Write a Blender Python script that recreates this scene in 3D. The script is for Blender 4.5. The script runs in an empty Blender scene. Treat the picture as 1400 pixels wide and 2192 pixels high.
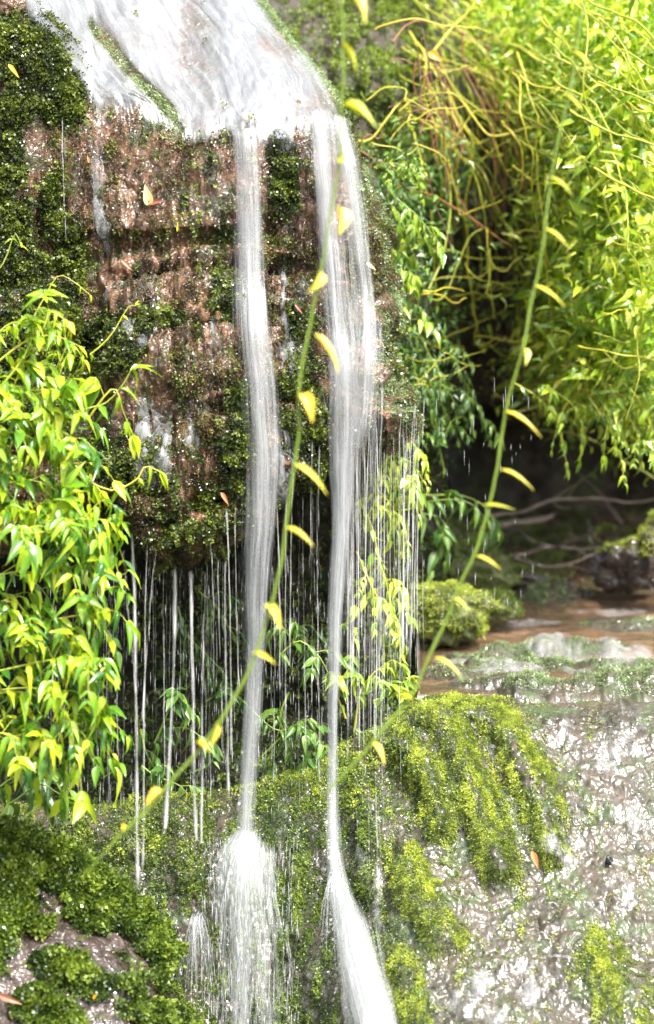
import bpy, math
import numpy as np
from mathutils import Vector, Matrix

# ------------------------------------------------------------------ camera, sky, sun, exposure
S, D0, ZC = 0.00125, 6.0, 1.37
SUN = Vector((0.36, -0.50, 0.80)).normalized()
SKY, SUNSTR, EXPOSURE = 0.15, 2.1, 1.95
scn = bpy.context.scene
col = scn.collection
cam_d = bpy.data.cameras.new('camera'); cam = bpy.data.objects.new('camera', cam_d); col.objects.link(cam)
cam.location = (0, -D0, ZC); cam.rotation_euler = (math.radians(90), 0, 0)
cam_d.sensor_fit = 'HORIZONTAL'; cam_d.sensor_width = 36; cam_d.lens = 36 * D0 / 1.75
cam_d.clip_start = 0.1; cam_d.clip_end = 500
cam_d.dof.use_dof = True; cam_d.dof.focus_distance = 5.95; cam_d.dof.aperture_fstop = 2.8
scn.camera = cam
w = bpy.data.worlds.new('World'); scn.world = w; w.use_nodes = True
nt = w.node_tree
sky = nt.nodes.new('ShaderNodeTexSky'); sky.sky_type = 'NISHITA'; sky.sun_disc = False
sky.sun_elevation = math.asin(SUN.z); sky.sun_rotation = math.atan2(SUN.x, SUN.y)
sky.air_density = 1.0; sky.dust_density = 6.0; sky.ozone_density = 0.5
hs = nt.nodes.new('ShaderNodeHueSaturation'); hs.inputs['Saturation'].default_value = 0.45
nt.links.new(sky.outputs[0], hs.inputs['Color'])
nt.links.new(hs.outputs[0], nt.nodes['Background'].inputs[0]); nt.nodes['Background'].inputs[1].default_value = SKY
sl = bpy.data.lights.new('sun', 'SUN'); sl.energy = SUNSTR; sl.angle = math.radians(0.5); sl.color = (1.0, 0.975, 0.93)
so = bpy.data.objects.new('sun', sl); col.objects.link(so); so.location = (3, -4, 8)
so.rotation_euler = SUN.to_track_quat('Z', 'Y').to_euler()
scn.view_settings.view_transform = 'Standard'; scn.view_settings.look = 'None'
scn.view_settings.exposure = EXPOSURE; scn.view_settings.gamma = 1; scn.view_settings.use_curve_mapping = False
scn.cycles.max_bounces = 8; scn.cycles.transparent_max_bounces = 40
scn.cycles.diffuse_bounces = 3; scn.cycles.glossy_bounces = 3; scn.cycles.transmission_bounces = 4
scn.cycles.caustics_reflective = False; scn.cycles.caustics_refractive = False
scn.cycles.sample_clamp_indirect = 4.0; scn.cycles.blur_glossy = 0.5

# ------------------------------------------------------------------ helpers
def at(px, py, Y):
    px, py, Y = np.broadcast_arrays(np.asarray(px, float), np.asarray(py, float), np.asarray(Y, float))
    k = (D0 + Y) / D0
    return np.stack([(px - 700) * S * k, Y, ZC + (1096 - py) * S * k], -1)
def ip(x, pts):
    a = np.array(pts, float); return np.interp(x, a[:, 0], a[:, 1])
def ss(a, b, x):
    t = np.clip((np.asarray(x, float) - a) / (b - a), 0, 1); return t * t * (3 - 2 * t)
def _h(ix, iy, iz):
    n = (ix * 374761393 + iy * 668265263 + iz * 2147483647 + 1013904223) & 0xffffffff
    n = ((n ^ (n >> 13)) * 1274126177) & 0xffffffff
    n = ((n ^ (n >> 16)) * 2246822519) & 0xffffffff
    return ((n ^ (n >> 15)) & 0xffffff) / float(0xffffff)
def vn(p):
    i = np.floor(p).astype(np.int64); f = p - i; f = f * f * (3 - 2 * f); r = 0
    for a in (0, 1):
        for b in (0, 1):
            for c in (0, 1):
                wgt = (f[..., 0] if a else 1 - f[..., 0]) * (f[..., 1] if b else 1 - f[..., 1]) * (f[..., 2] if c else 1 - f[..., 2])
                r = r + wgt * _h(i[..., 0] + a, i[..., 1] + b, i[..., 2] + c)
    return r * 2 - 1
def fbm(P, freq, octs=4, seed=0, st=(1, 1, 1), gain=.5):
    q = P * np.array(st) * freq + seed * 17.31; r = 0; a = 1; t = 0
    for o in range(octs):
        r = r + a * vn(q * 2.03 ** o + o * 5.7); t += a; a *= gain
    return r / t
def n2(px, py, sc, seed=0, octs=3, sx=1, sy=1):
    P = np.stack([np.asarray(px, float) / sc * sx, np.asarray(py, float) / sc * sy, np.zeros(np.shape(px)) + seed * 3.7], -1)
    return fbm(P, 1, octs, seed)
def rng(s): return np.random.default_rng(s)

def link(o, parent=None, **props):
    col.objects.link(o)
    if parent is not None: o.parent = parent
    for k, v in props.items(): o[k] = v
    return o
def mesh(name, V, Fs, mat, parent=None, smooth=True, uv=None, attrs=None, origin=None, **props):
    V = np.asarray(V, np.float64).reshape(-1, 3)
    if origin is not None: V = V - np.asarray(origin)
    if isinstance(Fs, np.ndarray): Fs = [Fs]
    me = bpy.data.meshes.new(name)
    nl = sum(f.size for f in Fs); nf = sum(len(f) for f in Fs)
    li = np.concatenate([f.ravel() for f in Fs]).astype(np.int32)
    tot = np.concatenate([np.full(len(f), f.shape[1]) for f in Fs]).astype(np.int32)
    st = np.concatenate([[0], np.cumsum(tot)[:-1]]).astype(np.int32)
    me.vertices.add(len(V)); me.loops.add(nl); me.polygons.add(nf)
    me.vertices.foreach_set('co', V.astype(np.float32).ravel())
    me.loops.foreach_set('vertex_index', li)
    me.polygons.foreach_set('loop_start', st); me.polygons.foreach_set('loop_total', tot)
    me.update(calc_edges=True)
    if smooth: me.polygons.foreach_set('use_smooth', np.ones(nf, bool))
    if uv is not None:
        l = me.uv_layers.new(name='UVMap'); l.data.foreach_set('uv', np.asarray(uv, np.float32).reshape(-1, 2)[li].ravel())
    for k, a in (attrs or {}).items():
        at_ = me.attributes.new(k, 'FLOAT', 'POINT'); at_.data.foreach_set('value', np.asarray(a, np.float32).ravel())
    if mat is not None: me.materials.append(mat)
    o = bpy.data.objects.new(name, me)
    if origin is not None: o.location = tuple(origin)
    return link(o, parent, **props)
def empty(name, loc, **props):
    o = bpy.data.objects.new(name, None); o.location = tuple(loc); o.empty_display_size = .1
    return link(o, None, **props)
def part(name, V, Fs, mat, root, **kw):
    V = np.asarray(V) - np.array(root.location)
    return mesh(name, V, Fs, mat, root, **kw)
def gfaces(nv, nu):
    i = np.arange(nv * nu).reshape(nv, nu)
    return np.stack([i[:-1, :-1], i[1:, :-1], i[1:, 1:], i[:-1, 1:]], -1).reshape(-1, 4)
def gnorm(P):
    du = np.gradient(P, axis=1); dv = np.gradient(P, axis=0)
    n = np.cross(dv, du); n /= np.linalg.norm(n, axis=-1, keepdims=True) + 1e-9
    return n
def scatter(P, wt, n, seed, px=None, py=None):
    """random points on a grid surface weighted by wt (per vertex)"""
    r = rng(seed); N = gnorm(P)
    a = np.linalg.norm(np.cross(P[1:, :-1] - P[:-1, :-1], P[:-1, 1:] - P[:-1, :-1]), axis=-1)
    ww = (a * wt[:-1, :-1]).ravel(); ww = ww / ww.sum()
    k = r.choice(len(ww), n, p=ww); i, j = np.divmod(k, P.shape[1] - 1)
    u, v = r.random(n)[:, None], r.random(n)[:, None]
    pt = P[i, j] * (1 - u) * (1 - v) + P[i + 1, j] * (1 - u) * v + P[i, j + 1] * u * (1 - v) + P[i + 1, j + 1] * u * v
    out = [pt, N[i, j]]
    if px is not None: out += [px[i, j], py[i, j]]
    return out
def frames(d, up):
    """rotation matrices with x=d, z~up"""
    d = d / (np.linalg.norm(d, axis=-1, keepdims=True) + 1e-9)
    y = np.cross(up, d); y /= np.linalg.norm(y, axis=-1, keepdims=True) + 1e-9
    z = np.cross(d, y)
    return np.stack([d, y, z], -1)
def inst(T, Vt, Ft, R, s, tint=None):
    """bake copies of one template into a single vertex and face array"""
    n = len(T); s = np.broadcast_to(np.asarray(s, float), (n,)) if np.ndim(s) < 2 else s
    X = Vt[None] * (s[:, None, None] if s.ndim == 1 else s[:, None, :])
    V = np.einsum('nij,nkj->nki', R, X) + T[:, None]
    F = Ft[None] + (np.arange(n) * len(Vt))[:, None, None]
    tt = np.repeat(tint if tint is not None else np.zeros(n), len(Vt))
    return V.reshape(-1, 3), F.reshape(-1, Ft.shape[1]), tt
def merge(parts):
    Vs, Fs, Ts, o = [], {}, [], 0
    for V, F, t in parts:
        Vs.append(V); Ts.append(np.broadcast_to(t, (len(V),)) if np.ndim(t) == 0 else t)
        Fs.setdefault(F.shape[1], []).append(F + o); o += len(V)
    return np.concatenate(Vs), [np.concatenate(f) for f in Fs.values()], np.concatenate(Ts)
def smooth_path(pts, n):
    pts = np.asarray(pts, float); m = len(pts)
    if m == 2: return pts[0] + (pts[1] - pts[0]) * np.linspace(0, 1, n)[:, None]
    t = np.linspace(0, m - 1, n); i = np.clip(t.astype(int), 0, m - 2); f = (t - i)[:, None]
    e = np.vstack([2 * pts[0] - pts[1], pts, 2 * pts[-1] - pts[-2]])
    p0, p1, p2, p3 = e[i], e[i + 1], e[i + 2], e[i + 3]
    return .5 * (2 * p1 + (p2 - p0) * f + (2 * p0 - 5 * p1 + 4 * p2 - p3) * f ** 2 + (3 * p1 - p0 - 3 * p2 + p3) * f ** 3)
def tube(path, rad, k=6, wob=0):
    P = np.asarray(path); n = len(P); rad = np.broadcast_to(rad, (n,))
    t = np.gradient(P, axis=0); t /= np.linalg.norm(t, axis=1, keepdims=True) + 1e-9
    ref = np.array([0.31, -0.9, 0.3]); a = np.cross(t, ref); a /= np.linalg.norm(a, axis=1, keepdims=True) + 1e-9
    b = np.cross(t, a); th = np.arange(k) / k * 2 * np.pi
    V = P[:, None] + rad[:, None, None] * (a[:, None] * np.cos(th)[None, :, None] + b[:, None] * np.sin(th)[None, :, None])
    i = np.arange(n * k).reshape(n, k); j = np.roll(i, -1, 1)
    F = np.stack([i[:-1], j[:-1], j[1:], i[1:]], -1).reshape(-1, 4)
    return V.reshape(-1, 3), F, 0.5
def leaf_t(L=1, W=.3, droop=.25, fold=.12, n=7, wav=0, tip=1.0):
    """one leaf along +x, edges folded up, tip drooping"""
    u = np.linspace(0, 1, n); wd = W * .5 * np.sin(np.pi * np.clip(u, 0, 1) ** .75) ** .8 * (1 - .55 * u * tip); wd[0] = .015; wd[-1] = 0.002
    x = L * u * (1 - .15 * droop * u); z = -droop * L * u ** 2
    rows = []
    for s_ in (-1, -.5, 0, .5, 1):
        rows.append(np.stack([x, s_ * wd, z + abs(s_) * wd * fold * 2 + wav * np.sin(u * 19 + s_ * 2) * abs(s_)], -1))
    V = np.stack(rows, 1).reshape(-1, 3); nu = 5
    return V, gfaces(n, nu)
LEAFS = [leaf_t(1, .42, .25, .3), leaf_t(1, .34, .55, .3, wav=.015), leaf_t(1, .48, .15, .2, wav=.02), leaf_t(1, .40, .8, .35), leaf_t(1, .30, 1.1, .5, wav=.03)]
LEAFLO = [leaf_t(1, .5, .2, .3, 4), leaf_t(1, .42, .5, .3, 4)]
def rdir(n, r): v = r.normal(size=(n, 3)); return v / np.linalg.norm(v, axis=1, keepdims=True)

# ------------------------------------------------------------------ materials
def M(name):
    m = bpy.data.materials.new(name); m.use_nodes = True; t = m.node_tree
    return m, t, t.nodes['Principled BSDF'], t.nodes['Material Output']
def nd(t, ty, **kw):
    n = t.nodes.new(ty)
    for k, v in kw.items():
        if k.startswith('i_'): n.inputs[k[2:].replace('_', ' ')].default_value = v
        else: setattr(n, k, v)
    return n
def ramp(t, src, stops):
    r = t.nodes.new('ShaderNodeValToRGB'); e = r.color_ramp.elements
    while len(e) < len(stops): e.new(.5)
    for x, (p, c) in zip(e, stops):
        x.position = p; x.color = (*c, 1) if len(c) == 3 else c
    t.links.new(src, r.inputs[0]); return r.outputs[0]
def noise(t, vec, scale, detail=4, rough=.55, dist=0.0, st=None):
    if st is not None:
        mp = nd(t, 'ShaderNodeMapping'); mp.inputs['Scale'].default_value = st; t.links.new(vec, mp.inputs[0]); vec = mp.outputs[0]
    n = nd(t, 'ShaderNodeTexNoise'); n.inputs['Scale'].default_value = scale; n.inputs['Detail'].default_value = detail
    n.inputs['Roughness'].default_value = rough; n.inputs['Distortion'].default_value = dist
    t.links.new(vec, n.inputs['Vector']); return n.outputs['Fac']
def mixc(t, f, a, b, mode='MIX'):
    m = nd(t, 'ShaderNodeMix', data_type='RGBA', blend_type=mode)
    for i, x in ((0, f), (6, a), (7, b)):
        if hasattr(x, 'links'): t.links.new(x, m.inputs[i])
        else: m.inputs[i].default_value = x if not isinstance(x, tuple) else (*x, 1)
    return m.outputs[2]
def math_(t, op, a, b=None, clamp=False):
    m = nd(t, 'ShaderNodeMath', operation=op, use_clamp=clamp)
    for i, x in enumerate((a, b)):
        if x is None: continue
        if hasattr(x, 'links'): t.links.new(x, m.inputs[i])
        else: m.inputs[i].default_value = x
    return m.outputs[0]
def bump(t, h, strength, dist, prev=None):
    b = nd(t, 'ShaderNodeBump'); b.inputs['Strength'].default_value = strength; b.inputs['Distance'].default_value = dist
    t.links.new(h, b.inputs['Height'])
    if prev is not None: t.links.new(prev, b.inputs['Normal'])
    return b.outputs[0]
def obc(t): return nd(t, 'ShaderNodeTexCoord').outputs['Object']

def rock_mat(name, stops, rough=(.15, .45), bscale=(45, 160), bstr=(.9, .5), st=(1, 1, 1), coat=.6, green=None, spec=.6, bd=.012, cr_=.26, cs=75, cd=.008, cst=None, ci=1.8, cv=.5):
    m, t, b, o = M(name); c = obc(t)
    n1 = noise(t, c, 5, 6, .65, .4, st); n2_ = noise(t, c, 42, 5, .7, 0, st)
    colr = ramp(t, math_(t, 'ADD', math_(t, 'MULTIPLY', n1, .6), math_(t, 'MULTIPLY', n2_, .4)), stops)
    if green is not None:
        g = ramp(t, noise(t, c, 11, 5, .65, .5, st), [(.50, (0, 0, 0)), (.60, (1, 1, 1))]); colr = mixc(t, g, colr, green)
    t.links.new(colr, b.inputs['Base Color'])
    rr = ramp(t, noise(t, c, 25, 3), [(.3, (rough[0],) * 3), (.7, (rough[1],) * 3)]); t.links.new(rr, b.inputs['Roughness'])
    b1 = bump(t, noise(t, c, bscale[0], 6, .62, .3, st), bstr[0], bd)
    b2 = bump(t, noise(t, c, bscale[1], 4, .6, 0, st), bstr[1], bd * .3, b1)
    t.links.new(b2, b.inputs['Normal']); b.inputs['Specular IOR Level'].default_value = spec
    t.links.new(ramp(t, noise(t, c, 7, 4, .6, .8), [(.36, (coat * cv,) * 3), (.60, (coat,) * 3)]), b.inputs['Coat Weight']); b.inputs['Coat Roughness'].default_value = cr_; b.inputs['Coat IOR'].default_value = ci
    t.links.new(bump(t, noise(t, c, cs, 1.5, .5, .7, cst), 1.0, cd), b.inputs['Coat Normal'])
    return m
R_CLIFF = rock_mat('wet_red_rock', [(.30, (.008, .005, .003)), (.42, (.046, .024, .012)), (.54, (.125, .062, .030)), (.70, (.21, .12, .064))], (.5, .8), (48, 190), (1.0, 1.0), green=(.050, .048, .016), spec=.25, coat=1, bd=.010, cr_=.17, cs=60, cd=.014, ci=1.6, cv=.15)
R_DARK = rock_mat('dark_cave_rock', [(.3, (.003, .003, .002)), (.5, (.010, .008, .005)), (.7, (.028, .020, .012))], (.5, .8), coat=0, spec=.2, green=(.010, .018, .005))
R_LOW = rock_mat('wet_lower_rock', [(.32, (.014, .013, .009)), (.45, (.038, .034, .024)), (.6, (.075, .058, .042)), (.75, (.13, .105, .08))], (.5, .8), (30, 100), (1.0, .8), coat=1.0, green=(.045, .06, .026), spec=.15, bd=.006, cr_=.2, cs=33, cd=.011, cst=(1.35, 1, .85), ci=1.58, cv=.4)
R_LEFT = rock_mat('wet_purple_brown_rock', [(.3, (.008, .006, .005)), (.48, (.030, .020, .015)), (.65, (.062, .042, .034))], (.5, .8), (22, 80), (.8, .6), coat=1.0, spec=.2, bd=.01, cr_=.14, cs=48, cd=.014, ci=1.6, cv=.4)
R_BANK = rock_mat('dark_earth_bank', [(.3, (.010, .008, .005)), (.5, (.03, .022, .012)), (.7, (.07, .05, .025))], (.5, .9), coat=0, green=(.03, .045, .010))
R_MOSSY = rock_mat('moss_covered_stone', [(.3, (.03, .035, .012)), (.5, (.07, .08, .022)), (.7, (.13, .13, .05))], (.4, .8), (60, 200), coat=.2, green=(.09, .12, .02))
R_STREAM = rock_mat('stream_bed', [(.36, (.03, .025, .016)), (.48, (.10, .062, .036)), (.6, (.21, .13, .08)), (.75, (.30, .22, .15))], (.03, .12), (9, 34), (.6, .45), st=(.45, 1.3, 1.3), coat=1, spec=.9, bd=.008, cr_=.12, cs=26, cd=.012, cst=(.6, 1, 1), ci=1.9)

def plant_mat(name, stops, rough=.32, trans=.35, spec=.5, tcol=(1.15, 1.1, .6), bscale=0):
    m, t, b, o = M(name)
    a = nd(t, 'ShaderNodeAttribute', attribute_name='tint').outputs['Fac']
    c = obc(t); v = math_(t, 'ADD', a, math_(t, 'MULTIPLY', math_(t, 'SUBTRACT', noise(t, c, 30, 2), .5), .5))
    cr = ramp(t, v, stops); t.links.new(cr, b.inputs['Base Color'])
    b.inputs['Roughness'].default_value = rough; b.inputs['Specular IOR Level'].default_value = spec
    if bscale:
        t.links.new(bump(t, noise(t, c, bscale, 3), .35, .002), b.inputs['Normal'])
    if trans:
        tr = nd(t, 'ShaderNodeBsdfTranslucent'); t.links.new(mixc(t, 1.0, cr, tcol, 'MULTIPLY'), tr.inputs['Color'])
        mx = nd(t, 'ShaderNodeMixShader'); mx.inputs[0].default_value = trans
        t.links.new(b.outputs[0], mx.inputs[1]); t.links.new(tr.outputs[0], mx.inputs[2]); t.links.new(mx.outputs[0], o.inputs[0])
    return m
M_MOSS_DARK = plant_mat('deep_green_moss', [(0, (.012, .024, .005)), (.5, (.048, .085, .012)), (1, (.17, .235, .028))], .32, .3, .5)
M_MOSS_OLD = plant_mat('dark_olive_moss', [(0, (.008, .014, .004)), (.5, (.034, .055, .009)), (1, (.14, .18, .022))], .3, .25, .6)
M_MOSS_YEL = plant_mat('yellow_green_moss', [(0, (.05, .085, .014)), (.5, (.18, .24, .03)), (1, (.42, .48, .06))], .3, .3, .6)  # a yellow-green kind of moss, its own colour
M_MOSS_PALE = plant_mat('pale_wet_moss', [(0, (.05, .09, .03)), (.5, (.15, .23, .09)), (1, (.36, .44, .24))], .18, .25, .8)
M_MOSS_BROWN = plant_mat('brown_wet_moss', [(0, (.014, .009, .005)), (.45, (.070, .040, .018)), (.8, (.095, .085, .022)), (1, (.17, .18, .035))], .34, .15, .5)
M_LEAF_YEL = plant_mat('glossy_lime_leaf', [(0, (.03, .12, .010)), (.35, (.16, .33, .016)), (.75, (.38, .52, .020)), (1, (.55, .55, .03))], .24, .42, .6, bscale=140)
M_LEAF_BG = plant_mat('lime_bank_leaf', [(0, (.06, .15, .015)), (.35, (.20, .35, .020)), (.75, (.44, .56, .035)), (1, (.64, .66, .10))], .22, .45, .9, (1.05, 1.15, .5))  # yellow-lime leaves of the right bank
M_LEAF_DK = plant_mat('dark_green_leaf', [(0, (.02, .055, .014)), (.5, (.06, .14, .026)), (1, (.17, .29, .045))], .28, .35, .6)  # the deepest of the leaf greens
M_LEAF_MID = plant_mat('fresh_green_leaf', [(0, (.06, .15, .018)), (.5, (.17, .31, .028)), (1, (.38, .48, .05))], .28, .4, .6)
M_STEM_Y = plant_mat('yellow_green_stem', [(0, (.16, .20, .02)), (.5, (.30, .33, .03)), (1, (.45, .38, .04))], .4, .1)
M_STEM_G = plant_mat('olive_green_stem', [(0, (.08, .13, .012)), (.5, (.14, .21, .02)), (1, (.25, .28, .03))], .4, .1)
M_STEM_R = plant_mat('red_brown_stem', [(0, (.05, .024, .012)), (.5, (.125, .052, .022)), (1, (.26, .11, .035))], .45, 0)
M_ROOT = plant_mat('dark_rootlet', [(0, (.012, .009, .006)), (.5, (.035, .024, .014)), (1, (.08, .055, .03))], .6, 0)
M_TWIG = plant_mat('grey_brown_wood', [(0, (.04, .03, .022)), (.5, (.10, .075, .055)), (1, (.24, .20, .17))], .4, 0)
M_YLEAF = plant_mat('yellowing_leaf', [(0, (.38, .44, .03)), (.5, (.62, .58, .05)), (1, (.75, .50, .04))], .4, .4, .5, (1.1, 1, .5))
M_TAN = plant_mat('dead_tan_leaf', [(0, (.35, .24, .09)), (.5, (.55, .42, .18)), (1, (.66, .52, .26))], .35, .2)
M_DEAD = plant_mat('dead_brown_leaf', [(0, (.10, .035, .02)), (.5, (.24, .085, .045)), (1, (.42, .17, .07))], .3, .15)
M_ORANGE = plant_mat('orange_leaf', [(0, (.55, .16, .015)), (.5, (.72, .27, .02)), (1, (.8, .45, .03))], .3, .3)
M_PEB = plant_mat('black_pebble', [(0, (.01, .01, .012)), (1, (.04, .04, .045))], .2, 0)

def water_mat(name, fu=(150, 3), contrast=3.2, white=.86, maxa=.95, tint=(1, 1, 1), fine=(420, 9), gloss=.12):
    """streaked falling water: opaque white threads, clear between; attribute dens says how much water"""
    m, t, b, o = M(name); t.nodes.remove(b)
    uv = nd(t, 'ShaderNodeTexCoord').outputs['UV']
    a = nd(t, 'ShaderNodeAttribute', attribute_name='dens').outputs['Fac']
    s1 = noise(t, uv, 1, 4, .6, .0, (fu[0], fu[1], 1)); s2 = noise(t, uv, 1, 3, .65, .0, (fine[0], fine[1], 1)); s3 = noise(t, uv, 1, 2, .5, 0, (fu[0] * .25, fu[1] * .7, 1))
    s = math_(t, 'ADD', math_(t, 'ADD', math_(t, 'MULTIPLY', s1, .38), math_(t, 'MULTIPLY', s2, .24)), math_(t, 'MULTIPLY', s3, .38))
    x = math_(t, 'ADD', math_(t, 'MULTIPLY', math_(t, 'SUBTRACT', s, .5), contrast), math_(t, 'SUBTRACT', math_(t, 'MULTIPLY', a, 1.5), .5))
    al = math_(t, 'MULTIPLY', math_(t, 'MAXIMUM', math_(t, 'MINIMUM', x, 1.0), 0.0), maxa)
    df = nd(t, 'ShaderNodeBsdfDiffuse'); tr = nd(t, 'ShaderNodeBsdfTranslucent'); gl = nd(t, 'ShaderNodeBsdfGlossy'); gl.inputs['Roughness'].default_value = .22
    bn = bump(t, s, .5, .006); 
    for n_ in (df, gl): t.links.new(bn, n_.inputs['Normal'])
    shade = ramp(t, s2, [(.3, tuple(white * .78 * c for c in tint)), (.65, tuple(white * c for c in tint))])
    t.links.new(shade, df.inputs[0]); t.links.new(shade, tr.inputs[0])
    m1 = nd(t, 'ShaderNodeMixShader'); m1.inputs[0].default_value = .35; t.links.new(df.outputs[0], m1.inputs[1]); t.links.new(tr.outputs[0], m1.inputs[2])
    m2 = nd(t, 'ShaderNodeMixShader'); m2.inputs[0].default_value = gloss; t.links.new(m1.outputs[0], m2.inputs[1]); t.links.new(gl.outputs[0], m2.inputs[2])
    tp = nd(t, 'ShaderNodeBsdfTransparent'); m3 = nd(t, 'ShaderNodeMixShader')
    t.links.new(al, m3.inputs[0]); t.links.new(tp.outputs[0], m3.inputs[1]); t.links.new(m2.outputs[0], m3.inputs[2]); t.links.new(m3.outputs[0], o.inputs[0])
    return m
W_FALL = water_mat('falling_water', (130, 1.5), 3.2, .45, .8, fine=(420, 5), gloss=.08, tint=(.96, 1, 1.03))
W_DOME = water_mat('sliding_water', (42, 2.6), 2.6, .34, .9, fine=(150, 5), gloss=.3, tint=(.95, 1, 1.02))  # reflected sky on the dome water is put into this diffuse white
W_FILM = water_mat('water_film_and_sheen', (60, 12), 3.0, .6, .8, fine=(190, 50), gloss=.35)  # thin water, with the sky's white reflection painted into its colour
W_THREAD = water_mat('thin_falling_thread', (90, 3), 2.0, .85, .85, fine=(200, 14), gloss=.2)

# ------------------------------------------------------------------ the rock setting
CE = [(-150, 430), (0, 560), (100, 640), (200, 715), (250, 742), (350, 775), (430, 790), (600, 815), (760, 848), (850, 886), (900, 898), (960, 900), (1300, 900)]
CB = [(-160, 1190), (0, 1170), (200, 1120), (270, 1130), (335, 1215), (400, 1205), (480, 1175), (540, 1135), (620, 1060), (700, 1010), (800, 965), (860, 935), (900, 915)]
CL = [(-160, 10), (0, 30), (60, 40), (120, 140), (190, 250), (300, 222), (385, 288), (480, 272), (560, 255), (650, 262), (745, 235), (800, 225)]
_lx = np.arange(-260, 1000.); _ly = np.convolve(np.pad(ip(_lx, CL), 38, mode='edge'), np.hanning(79)[1:-1] / np.hanning(79).sum(), mode='valid')[:len(_lx)]
def CLf(px): return np.interp(px, _lx, _ly)
def CBf(px): return ip(px, CB) + n2(px, np.asarray(px) * 0., 38, 13, 3) * 34
def cliffY(px, py):
    L = CLf(px); Bv = CBf(px); E = ip(py, CE)
    Y = 1.25 * S * 22 * np.log1p(np.exp(np.clip((L - py) / 22, -30, 30)))
    wob = n2(px, py, 140, 3) * 26
    led = ss(585, 640, py + wob) * (ss(200, 260, px) * (1 - ss(640, 700, px)))
    Y = Y - .095 * led - .05 * ss(650, 900, py) - .03 * ss(700, 720, py + wob * .5) * ss(640, 700, px)
    Y = Y - .045 * ss(690, 712, py + wob * .8) * ss(190, 240, px) * (1 - ss(480, 500, px)) * (1 - ss(780, 900, py)) + .02 * (ss(660, 690, py + wob * .8) - ss(690, 700, py + wob * .8)) * ss(190, 240, px) * (1 - ss(490, 510, px))
    Y = Y + .025 * (ss(545, 590, py + wob) - ss(590, 612, py + wob)) * ss(200, 300, px)
    Y = Y - .12 * (1 - ss(60, 200, px)) * ss(0, 120, py)
    Y = Y + .16 * ss(Bv - 110, Bv, py) ** 2
    t = np.clip((px - (E - 120)) / 120, 0, 1); Y = Y + .34 * (1 - np.sqrt(np.clip(1 - t * t, 0, 1)))
    return Y
def cliff_noise(P):
    amp = .032 * (1 - ss(2.1, 2.38, P[..., 2])) + .007
    n = fbm(P, 5, 5, 1, (1, 1, .8)) * amp * 1.9 + np.abs(fbm(P, 17, 4, 2, (1.2, 1, .45))) * amp * 1.3 - .03 * (1 - ss(.04, .14, np.abs(fbm(P, 3.2, 3, 77, (.5, 1, 1.8))))) * (1 - ss(2.1, 2.3, P[..., 2]))
    return n
nv, nu = 760, 480
v = np.linspace(0, 1, nv)[:, None] + np.zeros((1, nu)); u = np.linspace(0, 1, nu)[None] + np.zeros((nv, 1))
PX = -160 + u * 900; PY = -200 + v * 1300
for _ in range(4):
    PX = -160 + u * (ip(PY, CE) + 160); PY = -200 + v * (CBf(PX) + 200)
YY = cliffY(PX, PY); P = at(PX, PY, YY); N = gnorm(P)
CP = P + N * cliff_noise(P)[..., None]; CPX, CPY = PX, PY
# side wall turning away and underside of the overhang
side = []
for k in range(1, 26): side.append(CP[:, -1:] + np.array([-.004 * k, .045 * k, 0]) + (fbm(CP[:, -1:] + np.array([0, k * .05, 0]), 6, 4, 5) * .04 * min(k / 5, 1))[..., None] * np.array([1., 0, 0]))
full = np.concatenate([CP] + side, 1)
und = []
for k in range(1, 22):
    b = full[-1:] + np.array([0, .034 * k, .012 * k]); und.append(b + (fbm(b, 7, 4, 6) * .05 * min(k / 4, 1))[..., None] * np.array([0, 0, 1.]))
full = np.concatenate([full] + und, 0)
mesh('cliff', full, gfaces(*full.shape[:2]), R_CLIFF, kind='structure')
# recessed wall behind the falling water
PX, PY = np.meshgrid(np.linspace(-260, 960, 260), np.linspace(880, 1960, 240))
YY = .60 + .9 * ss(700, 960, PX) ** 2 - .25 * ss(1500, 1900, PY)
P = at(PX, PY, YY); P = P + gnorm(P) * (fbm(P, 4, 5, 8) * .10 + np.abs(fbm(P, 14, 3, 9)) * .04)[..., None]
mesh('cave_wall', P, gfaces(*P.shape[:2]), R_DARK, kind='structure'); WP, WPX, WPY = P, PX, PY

# lower ledge and wet slope
LT = [(-200, 1690), (100, 1730), (300, 1712), (450, 1700), (560, 1672), (650, 1640), (700, 1612), (760, 1580), (820, 1550), (870, 1512), (920, 1490), (1000, 1488), (1080, 1494), (1150, 1500), (1230, 1498), (1320, 1492), (1400, 1498), (1560, 1510)]
def pdist(px, py, pl):
    best = np.full(np.shape(px), 1e9)
    for (x0, y0), (x1, y1) in zip(pl[:-1], pl[1:]):
        dx, dy = x1 - x0, y1 - y0; t = np.clip(((px - x0) * dx + (py - y0) * dy) / (dx * dx + dy * dy), 0, 1)
        best = np.minimum(best, np.hypot(px - x0 - t * dx, py - y0 - t * dy))
    return best
RIDGES = [([(800, 1560), (880, 1600), (925, 1680), (940, 1760)], 42, .10),
          ([(890, 1505), (960, 1560), (1010, 1680), (1070, 1840)], 48, .10),
          ([(1000, 1500), (1090, 1570), (1140, 1680), (1180, 1810)], 44, .09),
          ([(620, 1680), (650, 1850), (690, 2100), (740, 2200)], 70, .05),
          ([(770, 1640), (800, 1800), (790, 1900)], 40, .06),
          ([(850, 1750), (880, 1900), (950, 2000)], 45, .04),
          ([(380, 1740), (400, 1860)], 60, .06), ([(140, 1730), (260, 1800)], 60, .06),
          ([(820, 2010), (900, 2190)], 45, .05), ([(1290, 2060), (1380, 2190)], 75, .05)]
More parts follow.
